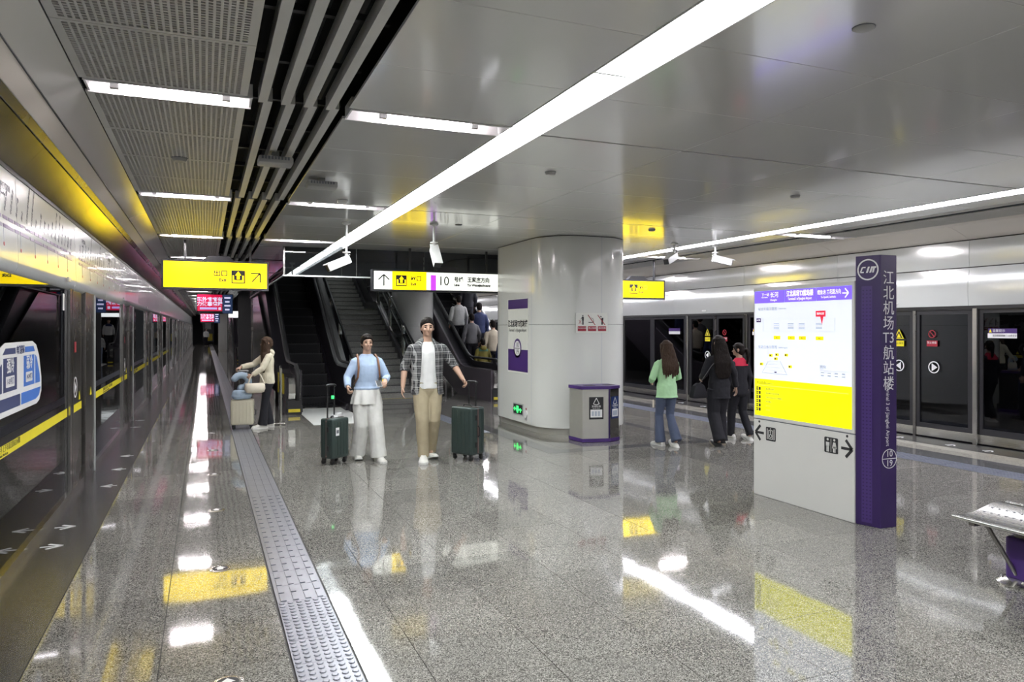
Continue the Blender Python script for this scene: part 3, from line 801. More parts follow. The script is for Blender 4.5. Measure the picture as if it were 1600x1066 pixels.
# ================================================================== waste bins
g = thing('waste_bin', 'brushed steel twin waste bin with purple lid in front of the column', 'bin', (5.14, 9.57, 0))
A = [(-.02, .38), (0, 0), (.39, -.09), (.39, .4)]; B = [(.42, -.09), (.62, .0), (.63, .36), (.42, .4)]
gr = lambda q, d: [((x - .3) * (1 + d) + .3, (y - .15) * (1 + d) + .15) for x, y in q]
for q, m in ((A, 'kick_steel'), (B, 'stainless_dark')): MB().prism(q, .05, .79, 'z').build('compartment', m, g, bev=.004)
MB().prism([(.392, -.085), (.418, -.085), (.418, .39), (.392, .39)], .03, .8, 'z').build('divider', 'purple_deep', g)
allp = [(-.02, .38), (0, 0), (.39, -.09), (.42, -.09), (.62, 0), (.63, .36), (.42, .4), (.39, .4)]
MB().prism(gr(allp, .03), .005, .055, 'z').build('base', 'purple', g)
MB().prism(gr(allp, .04), .785, .83, 'z').build('lid', 'purple', g)
for cx, cy in ((.19, .15), (.52, .15)): MB().box(cx - .08, cx + .08, cy - .06, cy + .06, .829, .833).build('opening', 'black_joint', g)
def binlabel(o, r, k, w_, t1, t2):
    p = Plate(o, r, (0, 0, 1), g)
    p.rect(('label_plate', k), 0, w_, 0, .33, .001); p.rect(('label_panel', 'white_print'), .02, w_ - .02, .03, .145, .004)
    c = w_ / 2
    p.pline(('recycling_mark', 'white_print'), [(c - .045, .23), (c, .315), (c + .045, .23), (c + .02, .222), (c, .215), (c - .02, .222), (c - .045, .23)], .009, .004)
    for i in range(3): p.rect(('label_icons', 'ink_pale'), .04 + i * (w_ - .08) / 3, .04 + i * (w_ - .08) / 3 + .03, .05, .12, .006)
    p.flush(); p.text(t1, .036, 'white_print', c, .19, .004, 'CENTER'); p.text(t2, .018, 'white_print', c, .162, .004, 'CENTER')
r1 = Vector((.39, -.09, 0)).normalized(); r2 = Vector((.2, .09, 0)).normalized()
binlabel(Vector((.0, 0, .34)) + r1 * .10 , r1, 'ink', .22, '其他垃圾', 'Residual Waste')
binlabel(Vector((.42, -.09, .34)) + r2 * .02, r2, 'bin_blue', .185, '可回收物', 'Recyclable')

# ================================================================== information kiosk
g = thing('information_kiosk', 'white information board with lit station map and tall purple end pillar', 'kiosk', (5.18, 5.96, 0))
MB().box(0, .22, -1.262, 0, .775, 2.10).build('screen_case', 'kiosk_white', g, bev=.004)
MB().box(0, .22, -1.262, 0, 0, .765).build('lower_panel', 'kiosk_white', g, bev=.004)
MB().box(.01, .21, -1.26, -.005, .76, .78).build('joint', 'ink_grey', g)
p = Plate((0, 0, 0), (0, -1, 0), (0, 0, 1), g)
MBs = MB()
p.rect(('map_screen', 'screen_white'), .02, 1.235, 1.18, 1.935, .001); p.rect(('exit_list', 'screen_yellow'), .02, 1.235, .81, 1.18, .001)
V_ = ('title_band', 'screen_violet')
for a, b in ((.02, .427), (.435, .83), (.838, 1.235)): p.rect(V_, a, b, 1.94, 2.062, .001)
p.rect(('map_screen', 'screen_white'), .02, 1.235, 1.935, 1.94, .001)
p.text('下一站', .036, 'glow_white', .12, 2.022, .004); p.text('Next Station', .017, 'glow_white', .12, 1.997, .004); p.text('长河', .058, 'glow_white', .24, 2.016, .004); p.text('Changhe', .027, 'glow_white', .24, 1.968, .004)
p.text('江北机场T3航站楼', .061, 'glow_white', .632, 2.018, .004, 'CENTER', .68, bold=.001); p.text('Terminal 3 of Jiangbei Airport', .036, 'glow_white', .632, 1.97, .004, 'CENTER', .69)
p.text('鲤鱼池 兰花路方向', .048, 'glow_white', .85, 2.014, .004, sx=.68); p.text('To Liyuchi, Lanhualu', .029, 'glow_white', .89, 1.972, .004, sx=.72)
for q in ([(1.135, 2.0), (1.2, 2.0)], [(1.165, 2.04), (1.202, 2.0), (1.165, 1.96)]): p.pline(('title_arrow', 'glow_white'), q, .009, .004)
p.text('站台平面示意图', .038, 'ink_pale', .07, 1.88, .004); p.text('Platform Plan', .018, 'ink_pale', .36, 1.88, .004)
D_, Y_ = ('plan_line', 'ink_pale'), ('exit_tag', 'glow_yellow')
p.pline(D_, [(.14, 1.78), (1.05, 1.78), (1.05, 1.66), (.14, 1.66), (.14, 1.78)], .002, .003)
for a in (.29, .48, .62, .83):
    for b in (1.735, 1.72, 1.70, 1.685): p.rect(D_, a, a + .075, b - .002, b + .003, .003)
    p.rect(Y_, a, a + .09, 1.58, 1.615, .003); p.text('1-6口', .028, 'ink', a + .045, 1.598, .006, 'CENTER')
p.rect(('you_are_here', 'glow_red'), .83, .945, 1.795, 1.85, .003); p.poly(('you_are_here', 'glow_red'), [(.885, 1.795), (.903, 1.72), (.92, 1.795)], .003); p.text('您的位置', .022, 'glow_white', .887, 1.822, .006, 'CENTER')
p.rect(('line_tag', 'purple'), .045, .11, 1.75, 1.79, .003); p.text('10号线', .018, 'glow_white', .077, 1.77, .006, 'CENTER')
p.text('车站立体示意图', .038, 'ink_pale', .07, 1.50, .004); p.text('Station Diagram', .018, 'ink_pale', .36, 1.5, .004)
p.pline(D_, [(.21, 1.36), (.38, 1.365), (.47, 1.24), (.13, 1.245), (.21, 1.36)], .003, .003)
for t in (.25, .5, .75): p.line(D_, .21 - .08 * t, 1.36 - .115 * t, .38 + .09 * t, 1.365 - .125 * t, .002, .003)
for a, b in ((.25, 1.42), (.335, 1.43), (.46, 1.43), (.32, 1.39), (.12, 1.33), (.51, 1.32)): p.rect(Y_, a - .024, a + .024, b - .014, b + .014, .003); p.rect(('tag_print', 'ink'), a - .015, a + .004, b - .008, b + .008, .005)
p.rect(('line_tag', 'purple'), .30, .33, 1.25, 1.262, .003)
p.text('图例', .036, 'ink_pale', .88, 1.335, .004); p.rect(D_, .88, 1.19, 1.305, 1.307, .003)
for i in range(4):
    for b in (1.285, 1.26): p.rect(D_, .89 + i * .08, .925 + i * .08, b - .004, b + .004, .003)
p.text('出口信息', .034, 'ink', .045, 1.14, .004); p.text('Exit Information', .018, 'ink_grey', .17, 1.14, .004)
p.rect(D_, .05, 1.2, 1.115, 1.117, .003)
for i, (n_, t_) in enumerate((('1', '航站楼出发层'), ('2', '航站楼到达层 停车楼'), ('3', '长途汽车站 综合交通枢纽'), ('4', '机场酒店'), ('5', '办公区'), ('6', '货运区'))):
    b = 1.082 - i * .042
    p.rect(('row_tag', 'ink'), .045, .072, b - .016, b + .016, .003); p.rect(('row_tag', 'ink'), .08, .107, b - .016, b + .016, .003)
    p.text(n_ + '口', .018, 'screen_yellow', .05, b, .006); p.text(t_, .02, 'ink_grey', .18, b, .004)
# lower pictograms
K_ = ('pictogram', 'ink'); Wp = ('pictogram_print', 'kiosk_white')
def arr(a, b, s_):
    p.line(K_, a, b, a + s_ * .115, b, .024, .001); p.line(K_, a - s_ * .005, b, a + s_ * .065, b + .075, .026, .001); p.line(K_, a - s_ * .005, b, a + s_ * .065, b - .075, .026, .001); p.disc(K_, a + s_ * .05, b + .11, .012, .001)
arr(.035, .635, 1); p.rrect(K_, .18, .315, .57, .705, .012, .001)
p.rect(Wp, .195, .205, .585, .69, .003); p.rect(Wp, .29, .30, .585, .69, .003); p.pline(Wp, [(.22, .59), (.275, .59), (.275, .675), (.22, .675), (.22, .59)], .006, .003)
p.ring(Wp, .248, .62, .016, .005, .003); p.disc(Wp, .245, .66, .007, .003); p.line(Wp, .245, .65, .25, .63, .006, .003); p.disc(Wp, .248, .69, .006, .003)
p.flush()
arr(1.235, .635, -1); p.rrect(K_, .93, 1.085, .57, .71, .012, .001)
for a, f in ((.97, 0), (1.045, 1)):
    p.disc(Wp, a, .69, .011, .003); p.poly(Wp, [(a - .02, .665), (a + .02, .665), (a + .018, .63), (a - .018, .63)] if not f else [(a - .012, .67), (a + .012, .67), (a + .026, .615), (a - .026, .615)], .003); p.rect(Wp, a - .013, a - .002, .58, .635, .003); p.rect(Wp, a + .002, a + .013, .58, .635, .003)
p.rect(Wp, 1.005, 1.01, .58, .70, .003)
p.flush()
# pillar
pil = [(.01, -1.262), (.07, -1.47), (.25, -1.475), (.31, -1.262)]
MB().prism(pil, 0, 2.31, 'z').build('pillar', 'purple_deep', g, bev=.004)
e1 = Vector((.06, -.208, 0)); p = Plate((.01, -1.262, 0), e1, (0, 0, 1), g); le = e1.length
p.rect(('pattern_band', 'purple_light'), .055, .145, .03, 2.05, .001)
for j in range(64):
    for i in range(3): p.poly(('pattern_dots', 'purple_deep'), [(.07 + i * .03 + (j % 2) * .0 - .009, .06 + j * .031), (.07 + i * .03, .06 + j * .031 - .009), (.07 + i * .03 + .009, .06 + j * .031), (.07 + i * .03, .06 + j * .031 + .009)], .0028, .0006)
p.ring(('emblem', 'white_print'), le / 2, 2.19, .085, .012, .001)
E_ = ('emblem', 'white_print'); c = le / 2
p.pline(E_, [(c - .018, 2.210), (c - .046, 2.210), (c - .062, 2.168), (c - .034, 2.168)], .011, .002)
for a, t in ((-.016, 2.215), (.012, 2.215)): p.poly(E_, [(c + a, 2.163), (c + a + .016, 2.163), (c + a + .034, t), (c + a + .018, t)], .002)
p.poly(E_, [(c + .036, 2.163), (c + .050, 2.163), (c + .060, 2.2), (c + .07, 2.2), (c + .072, 2.215), (c + .04, 2.215), (c + .037, 2.2), (c + .045, 2.2)], .002)
f1 = Vector((.18, -.005, 0)); p2 = Plate((.07, -1.47, 0), f1, (0, 0, 1), g)
for i, ch in enumerate('江北机场'): p2.text(ch, .128, 'white_print', .086, 2.11 - i * .128, .002, 'CENTER')
p2.text('T3', .125, 'white_print', .086, 1.605, .002, 'CENTER', .95)
for i, ch in enumerate('航站楼'): p2.text(ch, .128, 'white_print', .086, 1.475 - i * .13, .002, 'CENTER')
p2.text('Terminal 3 of Jiangbei Airport', .054, 'white_print', .075, 1.235, .002, rot=R(-90), sx=.83)
p2.ring(('number_ring', 'white_print'), .095, .585, .08, .006, .001, t=.001); p2.rect(('number_ring', 'white_print'), .02, .17, .582, .588, .001)
p2.text('10', .075, 'white_print', .095, .625, .002, 'CENTER'); p2.text('19', .075, 'white_print', .095, .545, .002, 'CENTER')
p.flush(); p2.flush()

# ================================================================== bench
g = thing('bench', 'perforated steel bench on a purple post beside the information kiosk', 'bench', (4.72, 3.46, 0))
prof = [(0, .405), (.06, .405), (.12, .40), (.2, .405), (.3, .425), (.4, .45), (.5, .452), (.56, .44)]
top = [(x, z + .008) for x, z in reversed(prof)]
MB().prism(prof + top, -2.4, 0, 'y').build('seat', 'stainless', g, smooth=True)
for x, z in ((0, .405), (.56, .445)): MB().tube([(x, -2.4, z), (x, 0, z)], .014, 10).build('edge_rail', 'stainless', g, smooth=True)
hl = MB()
for i in range(46):
    for j in range(6):
        x = .08 + j * .085; z = next((za + (zb - za) * (x - xa) / (xb - xa) for (xa, za), (xb, zb) in zip(prof, prof[1:]) if xa <= x <= xb)) + .009
        hl.lathe([(.008, z - .001), (.008, z + .0006)], (x, -.05 - i * .05, 0), 6)
o = hl.build('perforation', 'ink_grey', g); o['kind'] = 'stuff'
for yy in (-.12, -1.0, -2.2): MB().box(.02, .5, yy - .02, yy + .02, .365, .402).build('crossbar', 'stainless_dark', g)
MB().tube([(.26, -2.4, .355), (.26, -.06, .355)], .04, 12).build('beam', 'stainless_dark', g, smooth=True)
for yy in (-.30, -2.1):
    MB().box(.19, .33, yy - .07, yy + .07, .03, .31).build('post', 'purple', g, bev=.02, smooth=True, seg=3)
    MB().lathe([(.0, .03), (.05, .05), (.12, .032), (.15, .012), (.15, 0)], (.26, yy, 0), 24).build('foot', 'stainless', g, smooth=True)
    MB().lathe([(.05, .30), (.05, .33), (.04, .35)], (.26, yy, 0), 16).build('neck', 'stainless_dark', g, smooth=True)
    for e in (-1, 1): MB().tube([(.26 + e * .06, yy, .07), (.26 + e * .2, yy + .1, .38)], .014, 8).build('brace', 'stainless_dark', g)
    for a in range(4): MB().lathe([(.012, .02), (.012, .035), (.006, .045)], (.26 + .115 * math.cos(a * 1.57 + .6), yy + .115 * math.sin(a * 1.57 + .6), 0), 8).build('bolt', 'stainless_dark', g)

# ================================================================== hanging signs
def hang_sign(x0, x1, y, z0, z1, label, rods, grouping=None, ztop=ZC):
    g = thing('hanging_sign', label, 'sign', (x0, y, z0), group=grouping)
    w_, h_ = x1 - x0, z1 - z0
    MB().box(-.03, w_ + .03, .012, .16, -.035, h_ + .03).box(-.03, w_ + .03, -.006, .012, h_, h_ + .03).box(-.03, w_ + .03, -.006, .012, -.035, 0).box(-.03, 0, -.006, .012, 0, h_).box(w_, w_ + .03, -.006, .012, 0, h_).build('frame', 'dark_frame', g)
    for r in rods: MB().box(r - x0 - .018, r - x0 + .018, .06, .10, h_ + .03, ztop - z0).build('rod', 'dark_frame', g)
    c = sum(rods) / len(rods) - x0
    MB().prism([(c - .25, h_ + .03), (c + .25, h_ + .03), (c + .16, h_ + .11), (c - .16, h_ + .11)], .03, .14, 'y').build('bracket', 'dark_frame', g)
    return g, Plate((0, .0, 0), (1, 0, 0), (0, 0, 1), g), w_, h_
def exit_icon(p, a, b, s, bg='sign_yellow'):
    K, Yk = ('pictogram', 'ink'), ('pictogram_print', bg)
    p.rect(K, a, a + s, b, b + s, .002); p.rect(Yk, a + s * .09, a + s * .91, b + s * .09, b + s * .60, .004); p.rect(K, a + s * .2, a + s * .8, b + s * .25, b + s * .64, .006)
    p.rect(Yk, a + s * .4, a + s * .6, b + s * .32, b + s * .7, .008); p.poly(Yk, [(a + s * .28, b + s * .62), (a + s * .72, b + s * .62), (a + s * .5, b + s * .92)], .008)
g, p, w_, h_ = hang_sign(-.62, .98, 13.2, 2.365, 2.79, 'yellow exit sign hanging over the left aisle with arrow pointing up right', (-.3, .72))
p.rect(('face', 'sign_yellow'), 0, w_, 0, h_, 0); exit_icon(p, 1.03, .08, .22)
p.pline(('arrow', 'ink'), [(1.36, .11), (1.49, .26)], .022, .002); p.pline(('arrow', 'ink'), [(1.34, .255), (1.492, .255), (1.492, .10)], .022, .002)
p.flush(); p.text('出口', .115, 'ink', .75, .24, .003, bold=.0035); p.text('Exit', .075, 'ink', .84, .13, .003, bold=.0035)
g, p, w_, h_ = hang_sign(2.78, 5.45, 13.0, 2.39, 2.715, 'white and yellow exit and line ten sign hanging left of the column', (3.46, 4.95))
p.rect(('face', 'sign_white'), 0, .33, 0, h_, 0); p.rect(('face_yellow', 'sign_yellow'), .33, .97, 0, h_, 0); p.rect(('face', 'sign_white'), .97, w_, 0, h_, 0)
p.line(('arrow', 'ink'), .18, .06, .18, .26, .022, .002); p.pline(('arrow', 'ink'), [(.08, .17), (.18, .265), (.28, .17)], .022, .002)
exit_icon(p, .40, .06, .2); p.rect(('line_colour', 'sign_magenta'), 1.05, 1.15, .0, h_ * .85, .002)
p.flush(); p.text('出口', .105, 'ink', .67, .2, .003, bold=.0035); p.text('Exit', .07, 'ink', .67, .1, .003, bold=.0035)
p.text('10', .24, 'ink', 1.19, .165, .003, sx=.9); p.text('号线', .105, 'ink', 1.5, .2, .003, sx=.85, bold=.0035); p.text('Line', .062, 'ink', 1.5, .105, .003, bold=.0035)
p.text('王家庄方向', .105, 'ink', 1.76, .2, .003, sx=.85, bold=.0035); p.text('To Wangjiazhuang', .062, 'ink', 1.76, .105, .003, bold=.0035)
g, p, w_, h_ = hang_sign(7.6, 9.05, 13.2, 2.335, 2.68, 'yellow exit sign hanging right of the white column', (8.0, 8.86))
p.rect(('face', 'sign_yellow'), 0, w_, 0, h_, 0); exit_icon(p, .60, .08, .2); p.flush(); p.text('出口', .105, 'ink', .84, .21, .003, bold=.0035); p.text('Exit', .065, 'ink', .84, .11, .003, bold=.0035)

# ================================================================== televisions and lit boxes over the left aisle
def tv(x, y, z, wd, label, grp):
    g = thing('display_screen', label, 'screen', (x, y, z), group=grp); h = wd * .58
    MB().box(0, wd, 0, .1, 0, h).build('case', 'black_plastic', g)
    MB().box(wd * .46, wd * .54, .03, .07, h, ZC - z).build('hanger', 'black_plastic', g)
    p = Plate((0, 0, 0), (1, 0, 0), (0, 0, 1), g)
    p.rect(('advert_picture', 'screen_red'), .03, wd * .7, h * .14, h * .97, .001); p.rect(('timetable', 'screen_navy'), wd * .71, wd - .02, .02, h * .97, .001)
    p.rect(('caption_bar', 'screen_ad'), wd * .09, wd * .56, h * .22, h * .32, .003); p.rect(('caption_bar', 'screen_pale'), wd * .6, wd * .67, h * .2, h * .33, .003)
    for i in range(4): p.rect(('timetable_rows', 'screen_pale'), wd * (.78 if i % 2 else .76), wd * (.9 if i % 2 else .93), h * (.78 - i * .2), h * (.86 - i * .2), .003)
    p.flush()
    for i, t in enumerate(('额外疼疼有', '力做靠谱赠')): p.text(t, h * .23, 'screen_pale', wd * .36, h * (.72 - i * .23), .003, 'CENTER', 1.05, bold=.004)
tv(-.27, 28, 2.2, 1.2, 'larger red advertising screen hanging over the left aisle', 'advertising screens over the left aisle')
tv(-.28, 52, 2.02, 1.2, 'smaller red advertising screen farther down the left aisle', 'advertising screens over the left aisle')

# ================================================================== cameras, detectors and boxes on the ceiling
def cctv(x, y, label, aim, tilt, drop, dk=False):
    g = thing('security_camera', label, 'camera', (x, y, ZC), group=None)
    MB().lathe([(.06, 0), (.06, -.02), (.03, -.035), (.016, -.04), (.016, -drop)], n=14).build('pole', 'plastic_white', g, smooth=True)
    MB().lathe([(.055, -drop + .012), (.055, -drop), (.02, -drop - .01), (.022, -drop - .07), (0, -drop - .09)], n=14).build('joint', 'plastic_white', g, smooth=True)
    M_ = Matrix.Translation((0, 0, -drop - .1)) @ Matrix.Rotation(aim, 4, 'Z') @ Matrix.Rotation(tilt, 4, 'Y')
    b = MB().box(-.05, .29, -.052, .052, -.06, .045).xform(M_); o = b.build('housing', 'plastic_white', g, bev=.018, smooth=True, seg=2)
    MB().box(-.06, .315, -.06, .06, .047, .056).xform(M_).build('sun_shield', 'plastic_white', g)
    MB().box(.288, .296, -.045, .045, -.052, .038).xform(M_).build('lens_window', 'black_plastic', g)
    return g
cctv(1.80, 10.2, 'white camera hanging below the bright strip left of the station sign', R(188), R(24), .42)
cctv(2.95, 9.85, 'white camera on a pole above the white line ten sign', R(268), R(48), .27)
cctv(7.45, 10.55, 'white camera right of the column pointing left under the strip light', R(205), R(22), .12)
cctv(8.28, 10.5, 'white camera with dark lens above the kiosk pointing right', R(-25), R(14), .14)
def apbox(x, y, z, label, rz=0.):
    g = thing('access_point', label, 'box', (x, y, z), rz)
    MB().box(-.14, .14, -.1, .1, -.06, 0).build('case', 'plastic_grey', g, bev=.015, smooth=True, seg=2)
    sl_ = MB()
    for i in range(9): sl_.box(-.115 + i * .026, -.1 + i * .026, -.102, -.098, -.03, -.005)
    sl_.build('vent', 'ink_grey', g); MB().box(-.03, .03, -.03, .03, 0, .05).build('mount', 'plastic_grey', g)
apbox(.55, 6.5, ZC - .02, 'grey wireless box hung under the dark ceiling slot')
apbox(1.05, 7.3, ZC - .04, 'flat white wireless box on the ceiling panels by the slot')
def disc_thing(name, label, cat, x, y, r, h, m='plastic_grey', gname=None):
    g = thing(name, label, cat, (x, y, ZC), group=gname)
    MB().lathe([(r, .004), (r, -h * .4), (r * .8, -h), (0, -h)], n=20).build('body', m, g, smooth=True)
    MB().lathe([(r * 1.08, .003), (r * 1.08, -.003)], n=20).build('rim', 'ink_grey', g)
disc_thing('ceiling_speaker', 'round grey loudspeaker in the ceiling at the upper right of the view', 'speaker', 2.95, 2.62, .05, .012)
disc_thing('smoke_detector', 'small smoke detector nearest the camera in the middle of the ceiling', 'detector', 2.98, 6.18, .05, .025)
disc_thing('smoke_detector', 'small smoke detector on the ceiling above the information kiosk', 'detector', 6.0, 6.24, .05, .025)
disc_thing('smoke_detector', 'small smoke detector on the ceiling just right of the column', 'detector', 6.1, 9.2, .05, .025)
disc_thing('smoke_detector', 'white smoke detector on the second cross tube by the strip light', 'detector', 1.45, 8.46, .06, .04, 'plastic_white')
disc_thing('ceiling_speaker', 'small dark ceiling fitting beside the pole of the middle camera', 'fitting', 3.3, 9.82, .05, .012, 'ink_grey')
disc_thing('smoke_detector', 'tiny smoke detector on the left perforated ceiling panels', 'detector', -.2, 6.9, .06, .03)
# floor guide lamps
for i, y in enumerate((3.74, 5.54, 7.34, 9.14, 10.94, 12.74)):
    g = thing('floor_marker', f'{ORD[i]} round dark guide marker from the camera on the left aisle floor', 'floor marker', (.1, y, 0), group='round guide markers on the left aisle floor')
    MB().lathe([(.075, -.004), (.075, .002), (.06, .004), (0, .004)], n=24).build('rim', 'stainless_dark', g, smooth=True)
    p = Plate((0, 0, .004), (1, 0, 0), (0, 1, 0), g); p.disc(('lens', 'ink'), 0, 0, .052, 0, t=.001); p.poly(('arrow', 'plastic_white'), [(-.02, -.035), (.02, -.035), (.02, .0), (.035, .0), (0, .04), (-.035, 0), (-.02, 0)], .001, .001); p.flush()
# ================================================================== opening with stairs and escalators
TAN = math.tan(R(30))
def escalator(label, x0, x1, y0, yi, zt, clad, nsteps, grp, mat_y=1.3):
    g = thing('escalator', label, 'escalator', (x0, y0, 0), group=grp)
    W = x1 - x0; s0, s1 = .36, W - .36
    Yi = yi - y0; L = Yi + zt / TAN
    zs = lambda y: max(0., (y - Yi) * TAN) if y > Yi + .3 else max(0, (y - Yi + .3)) ** 2 / 1.2 * TAN if y > Yi - .3 else 0.
    ys = [.12, .4, .8, Yi - .3, Yi - .1, Yi + .1, Yi + .3] + [Yi + .3 + (L - Yi - .3) * k / 6 for k in range(1, 7)]
    for a, b, nm in ((0, .05, 'outer_panel'), (W - .05, W, 'outer_panel'), (.27, .31, 'inner_panel'), (W - .31, W - .27, 'inner_panel')):
        poly = [(y, zs(y) + .72) for y in ys] + [(L, zt - .5)] + [(y, max(0, zs(y) - .55)) for y in reversed(ys)]
        if nm == 'inner_panel': poly = [(y, zs(y) + .86) for y in ys] + [(y, zs(y) - .02) for y in reversed(ys)]
        MB().prism(poly, a, b, 'x').build(nm, clad if nm == 'outer_panel' else 'escalator_dark', g)
    for a, b in ((.05, .27), (W - .27, W - .05)):
        MB().prism([(y, zs(y) + .70) for y in ys] + [(y, zs(y) + .715) for y in reversed(ys)], a, b, 'x').build('deck', 'escalator_dark', g)
        c = (a + b) / 2 + (.06 if a < W / 2 else -.06)
        path = [(c, .62, .16), (c, .40, .17)] + [(c, .40 - .41 * math.sin(R(q)), .56 - .40 * math.cos(R(q))) for q in range(15, 180, 15)] + [(c, y, zs(y) + .96) for y in ys[1:]]
        MB().tube(path, .042, 10, flat=.7).build('handrail', 'rubber', g, smooth=True)
        # steel newel end with the black entry box
        MB().prism([(.10, .30), (.36, .30), (.5, .45), (.5, .72), (.12, .72), (.03, .6), (.03, .42)], a + .0, b - .0, 'x').build('newel', 'stainless', g)
        MB().box(a - .02, b + .02, .08, .5, .0, .29).build('entry_box', 'black_plastic', g)
        MB().box(a + .0, b, .072, .08, .05, .11).build('caution_plate', 'brass_yellow', g)
        MB().prism([(.12, .72), (.4, .93), (.55, .93), (.55, .72)], c - .012, c + .012, 'x').build('newel_panel', 'escalator_dark', g)
    for a, b in ((.31, .36), (W - .36, W - .31)):
        MB().prism([(y, zs(y) + .14) for y in ys[1:]] + [(y, zs(y) - .1) for y in reversed(ys[1:])], a, b, 'x').build('skirt', 'stainless_dark' if clad != 'escalator_dark' else 'escalator_dark', g)
    MB().box(.3, W - .3, mat_y - 2.9, mat_y - .2, 0, .006).build('landing_plate', 'comb_plate', g)
    MB().box(s0, s1, mat_y - .2, mat_y, 0, .012).build('comb', 'stainless_dark', g)
    sm = MB(); d = .4; h = d * TAN
    sm.box(s0, s1, 0, d, -.03, 0); sm.box(s0, s1, -.0, .02, -h, -.03)
    for i in range(14): sm.box(s0 + .01 + i * (s1 - s0) / 14, s0 + .03 + i * (s1 - s0) / 14, .0, d, 0, .007)
    me = sm.mesh('step', 'step_black')
    em = MB().box(s0, s1, -.004, .018, -.02, .009).mesh('step_edge', 'step_edge')
    k = 0; y = mat_y
    while k < nsteps:
        z = 0 if y < Yi - .2 else (y - Yi + .2) * TAN
        s_ = put('step', me, g, (0, y, z + .004)); put('step_edge', em, s_, (0, 0, 0)); k += 1; y += d
    return g, zs, Yi
e1, zs1, Yi1 = escalator('dark empty escalator rising at the left of the granite stairs', 1.45, 3.02, 14.75, 16.75, 5.2, 'escalator_dark', 26, 'escalators', 1.25)
e3, zs3, Yi3 = escalator('purple grey clad escalator crowded with riders behind the column', 6.05, 7.62, 15.55, 17.8, 5.2, 'escalator_clad', 26, 'escalators', 1.25)
e4, zs4, Yi4 = escalator('distant dark escalator with a man on it far down the left aisle', 1.45, 3.0, 39.0, 41.2, 5.2, 'escalator_dark', 20, 'escalators', 1.25)
# steel cladding below the first escalator, and the one far behind
def cladding(y0, label):
    g = thing('steel_cladding', label, 'cladding', (1.36, y0, 0))
    for k in range(3):
        a = k * 2.6; b = a + 2.59
        z = lambda y: max(.3, min(2.6, (y - .6) * TAN + .4))
        MB().prism([(a, 0), (b, 0), (b, z(b)), (max(a, .6) if k == 0 else a, z(a)), (a, z(a))] if k else [(a, 0), (b, 0), (b, z(b)), (.6, .4), (a, .35)], 0, .03, 'x').build('panel', 'stainless', g)
    MB().box(.0, .07, 7.8, 7.84, 0, 2.65).build('end_panel', 'stainless', g)
    MB().box(-.03, 0, 7.72, 7.84, 0, 2.65).build('corner_trim', 'stainless_dark', g)
cladding(16.4, 'mirror steel cladding under the nearest escalator on the left aisle'); cladding(41.2, 'mirror steel cladding under the distant escalator')
# granite stairs
g = thing('stairs', 'speckled granite stairs between two glass railings rising to a landing', 'stairs', (3.26, 17.33, 0))
sw = 1.46
stm = MB().box(0, sw, 0, .34, -.15, 0).mesh('step', 'stair_granite')
nos = MB().box(.0, sw, -.012, .045, -.022, .003).mesh('nosing', 'granite_dark')  # nosing coloured dark to paint in the shadow line at each tread edge
for k in range(15):
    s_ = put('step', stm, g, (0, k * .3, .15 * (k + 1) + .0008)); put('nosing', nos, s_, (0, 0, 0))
MB().box(0, sw, 4.5, 6.2, 2.1, 2.26).build('landing', 'stair_granite', g)
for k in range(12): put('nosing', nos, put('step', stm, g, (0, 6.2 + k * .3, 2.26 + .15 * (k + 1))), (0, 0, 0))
for x in (-.06, sw): MB().prism([(-.1, 0), (.0, .24), (4.5, 2.5), (6.2, 2.5), (9.8, 4.3), (9.8, 3.7), (6.2, 1.9), (4.6, 1.9), (.9, 0)], x, x + .06, 'x').build('stringer', 'dark_frame', g)
MB().box(-.1, sw + .3, -.9, -.02, 0, .004).build('base_strip', 'granite_dark', g)
MB().box(.1, sw - .1, -.08, -.03, 0, .005).build('warning_strip', 'brass_yellow', g)
def railing(x, label, base):
    g = thing('glass_railing', label, 'railing', (x, 17.33, 0))
    z = lambda y: (y * .5 if y < 4.5 else 2.26) if y > 0 else 0
    for nm, hh in (('handrail', 1.05), ('lower_handrail', .72)):
        MB().tube([(0, -.25, hh - .1), (0, 0, hh + .05), (0, 4.5, hh + 2.3), (0, 6.2, hh + 2.3), (0, 9.8, hh + 4.1)], .03, 10).build(nm, 'black_plastic', g, smooth=True)
    for a, b in ((.05, 1.45), (1.55, 2.95), (3.05, 4.4)):
        MB().prism([(a, z(a) + .3), (b, z(b) + .3), (b, z(b) + 1.0), (a, z(a) + 1.0)], -.006, .006, 'x').build('glass_panel', 'pane_clear', g)
    for y in (.0, 1.5, 3.0, 4.5): MB().box(-.045, .045, y - .03, y + .03, z(y) + .05, z(y) + 1.06).build('post', 'stainless', g)
railing(3.17, 'glass stair railing at the left of the granite stairs', 0); railing(4.80, 'glass stair railing at the right of the granite stairs', 0)
# dark shell of the shaft above and behind
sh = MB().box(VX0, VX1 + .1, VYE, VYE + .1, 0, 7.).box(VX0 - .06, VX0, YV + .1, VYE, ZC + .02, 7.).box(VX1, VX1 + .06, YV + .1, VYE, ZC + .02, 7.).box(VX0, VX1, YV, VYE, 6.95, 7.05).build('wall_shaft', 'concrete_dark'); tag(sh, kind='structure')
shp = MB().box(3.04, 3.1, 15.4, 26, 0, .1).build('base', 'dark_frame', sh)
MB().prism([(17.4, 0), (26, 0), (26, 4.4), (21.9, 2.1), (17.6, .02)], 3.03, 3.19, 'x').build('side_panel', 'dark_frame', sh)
MB().prism([(17.4, 0), (26, 0), (26, 4.4), (21.9, 2.1), (17.6, .02)], 4.79, 4.83, 'x').build('side_panel', 'escalator_dark', sh)
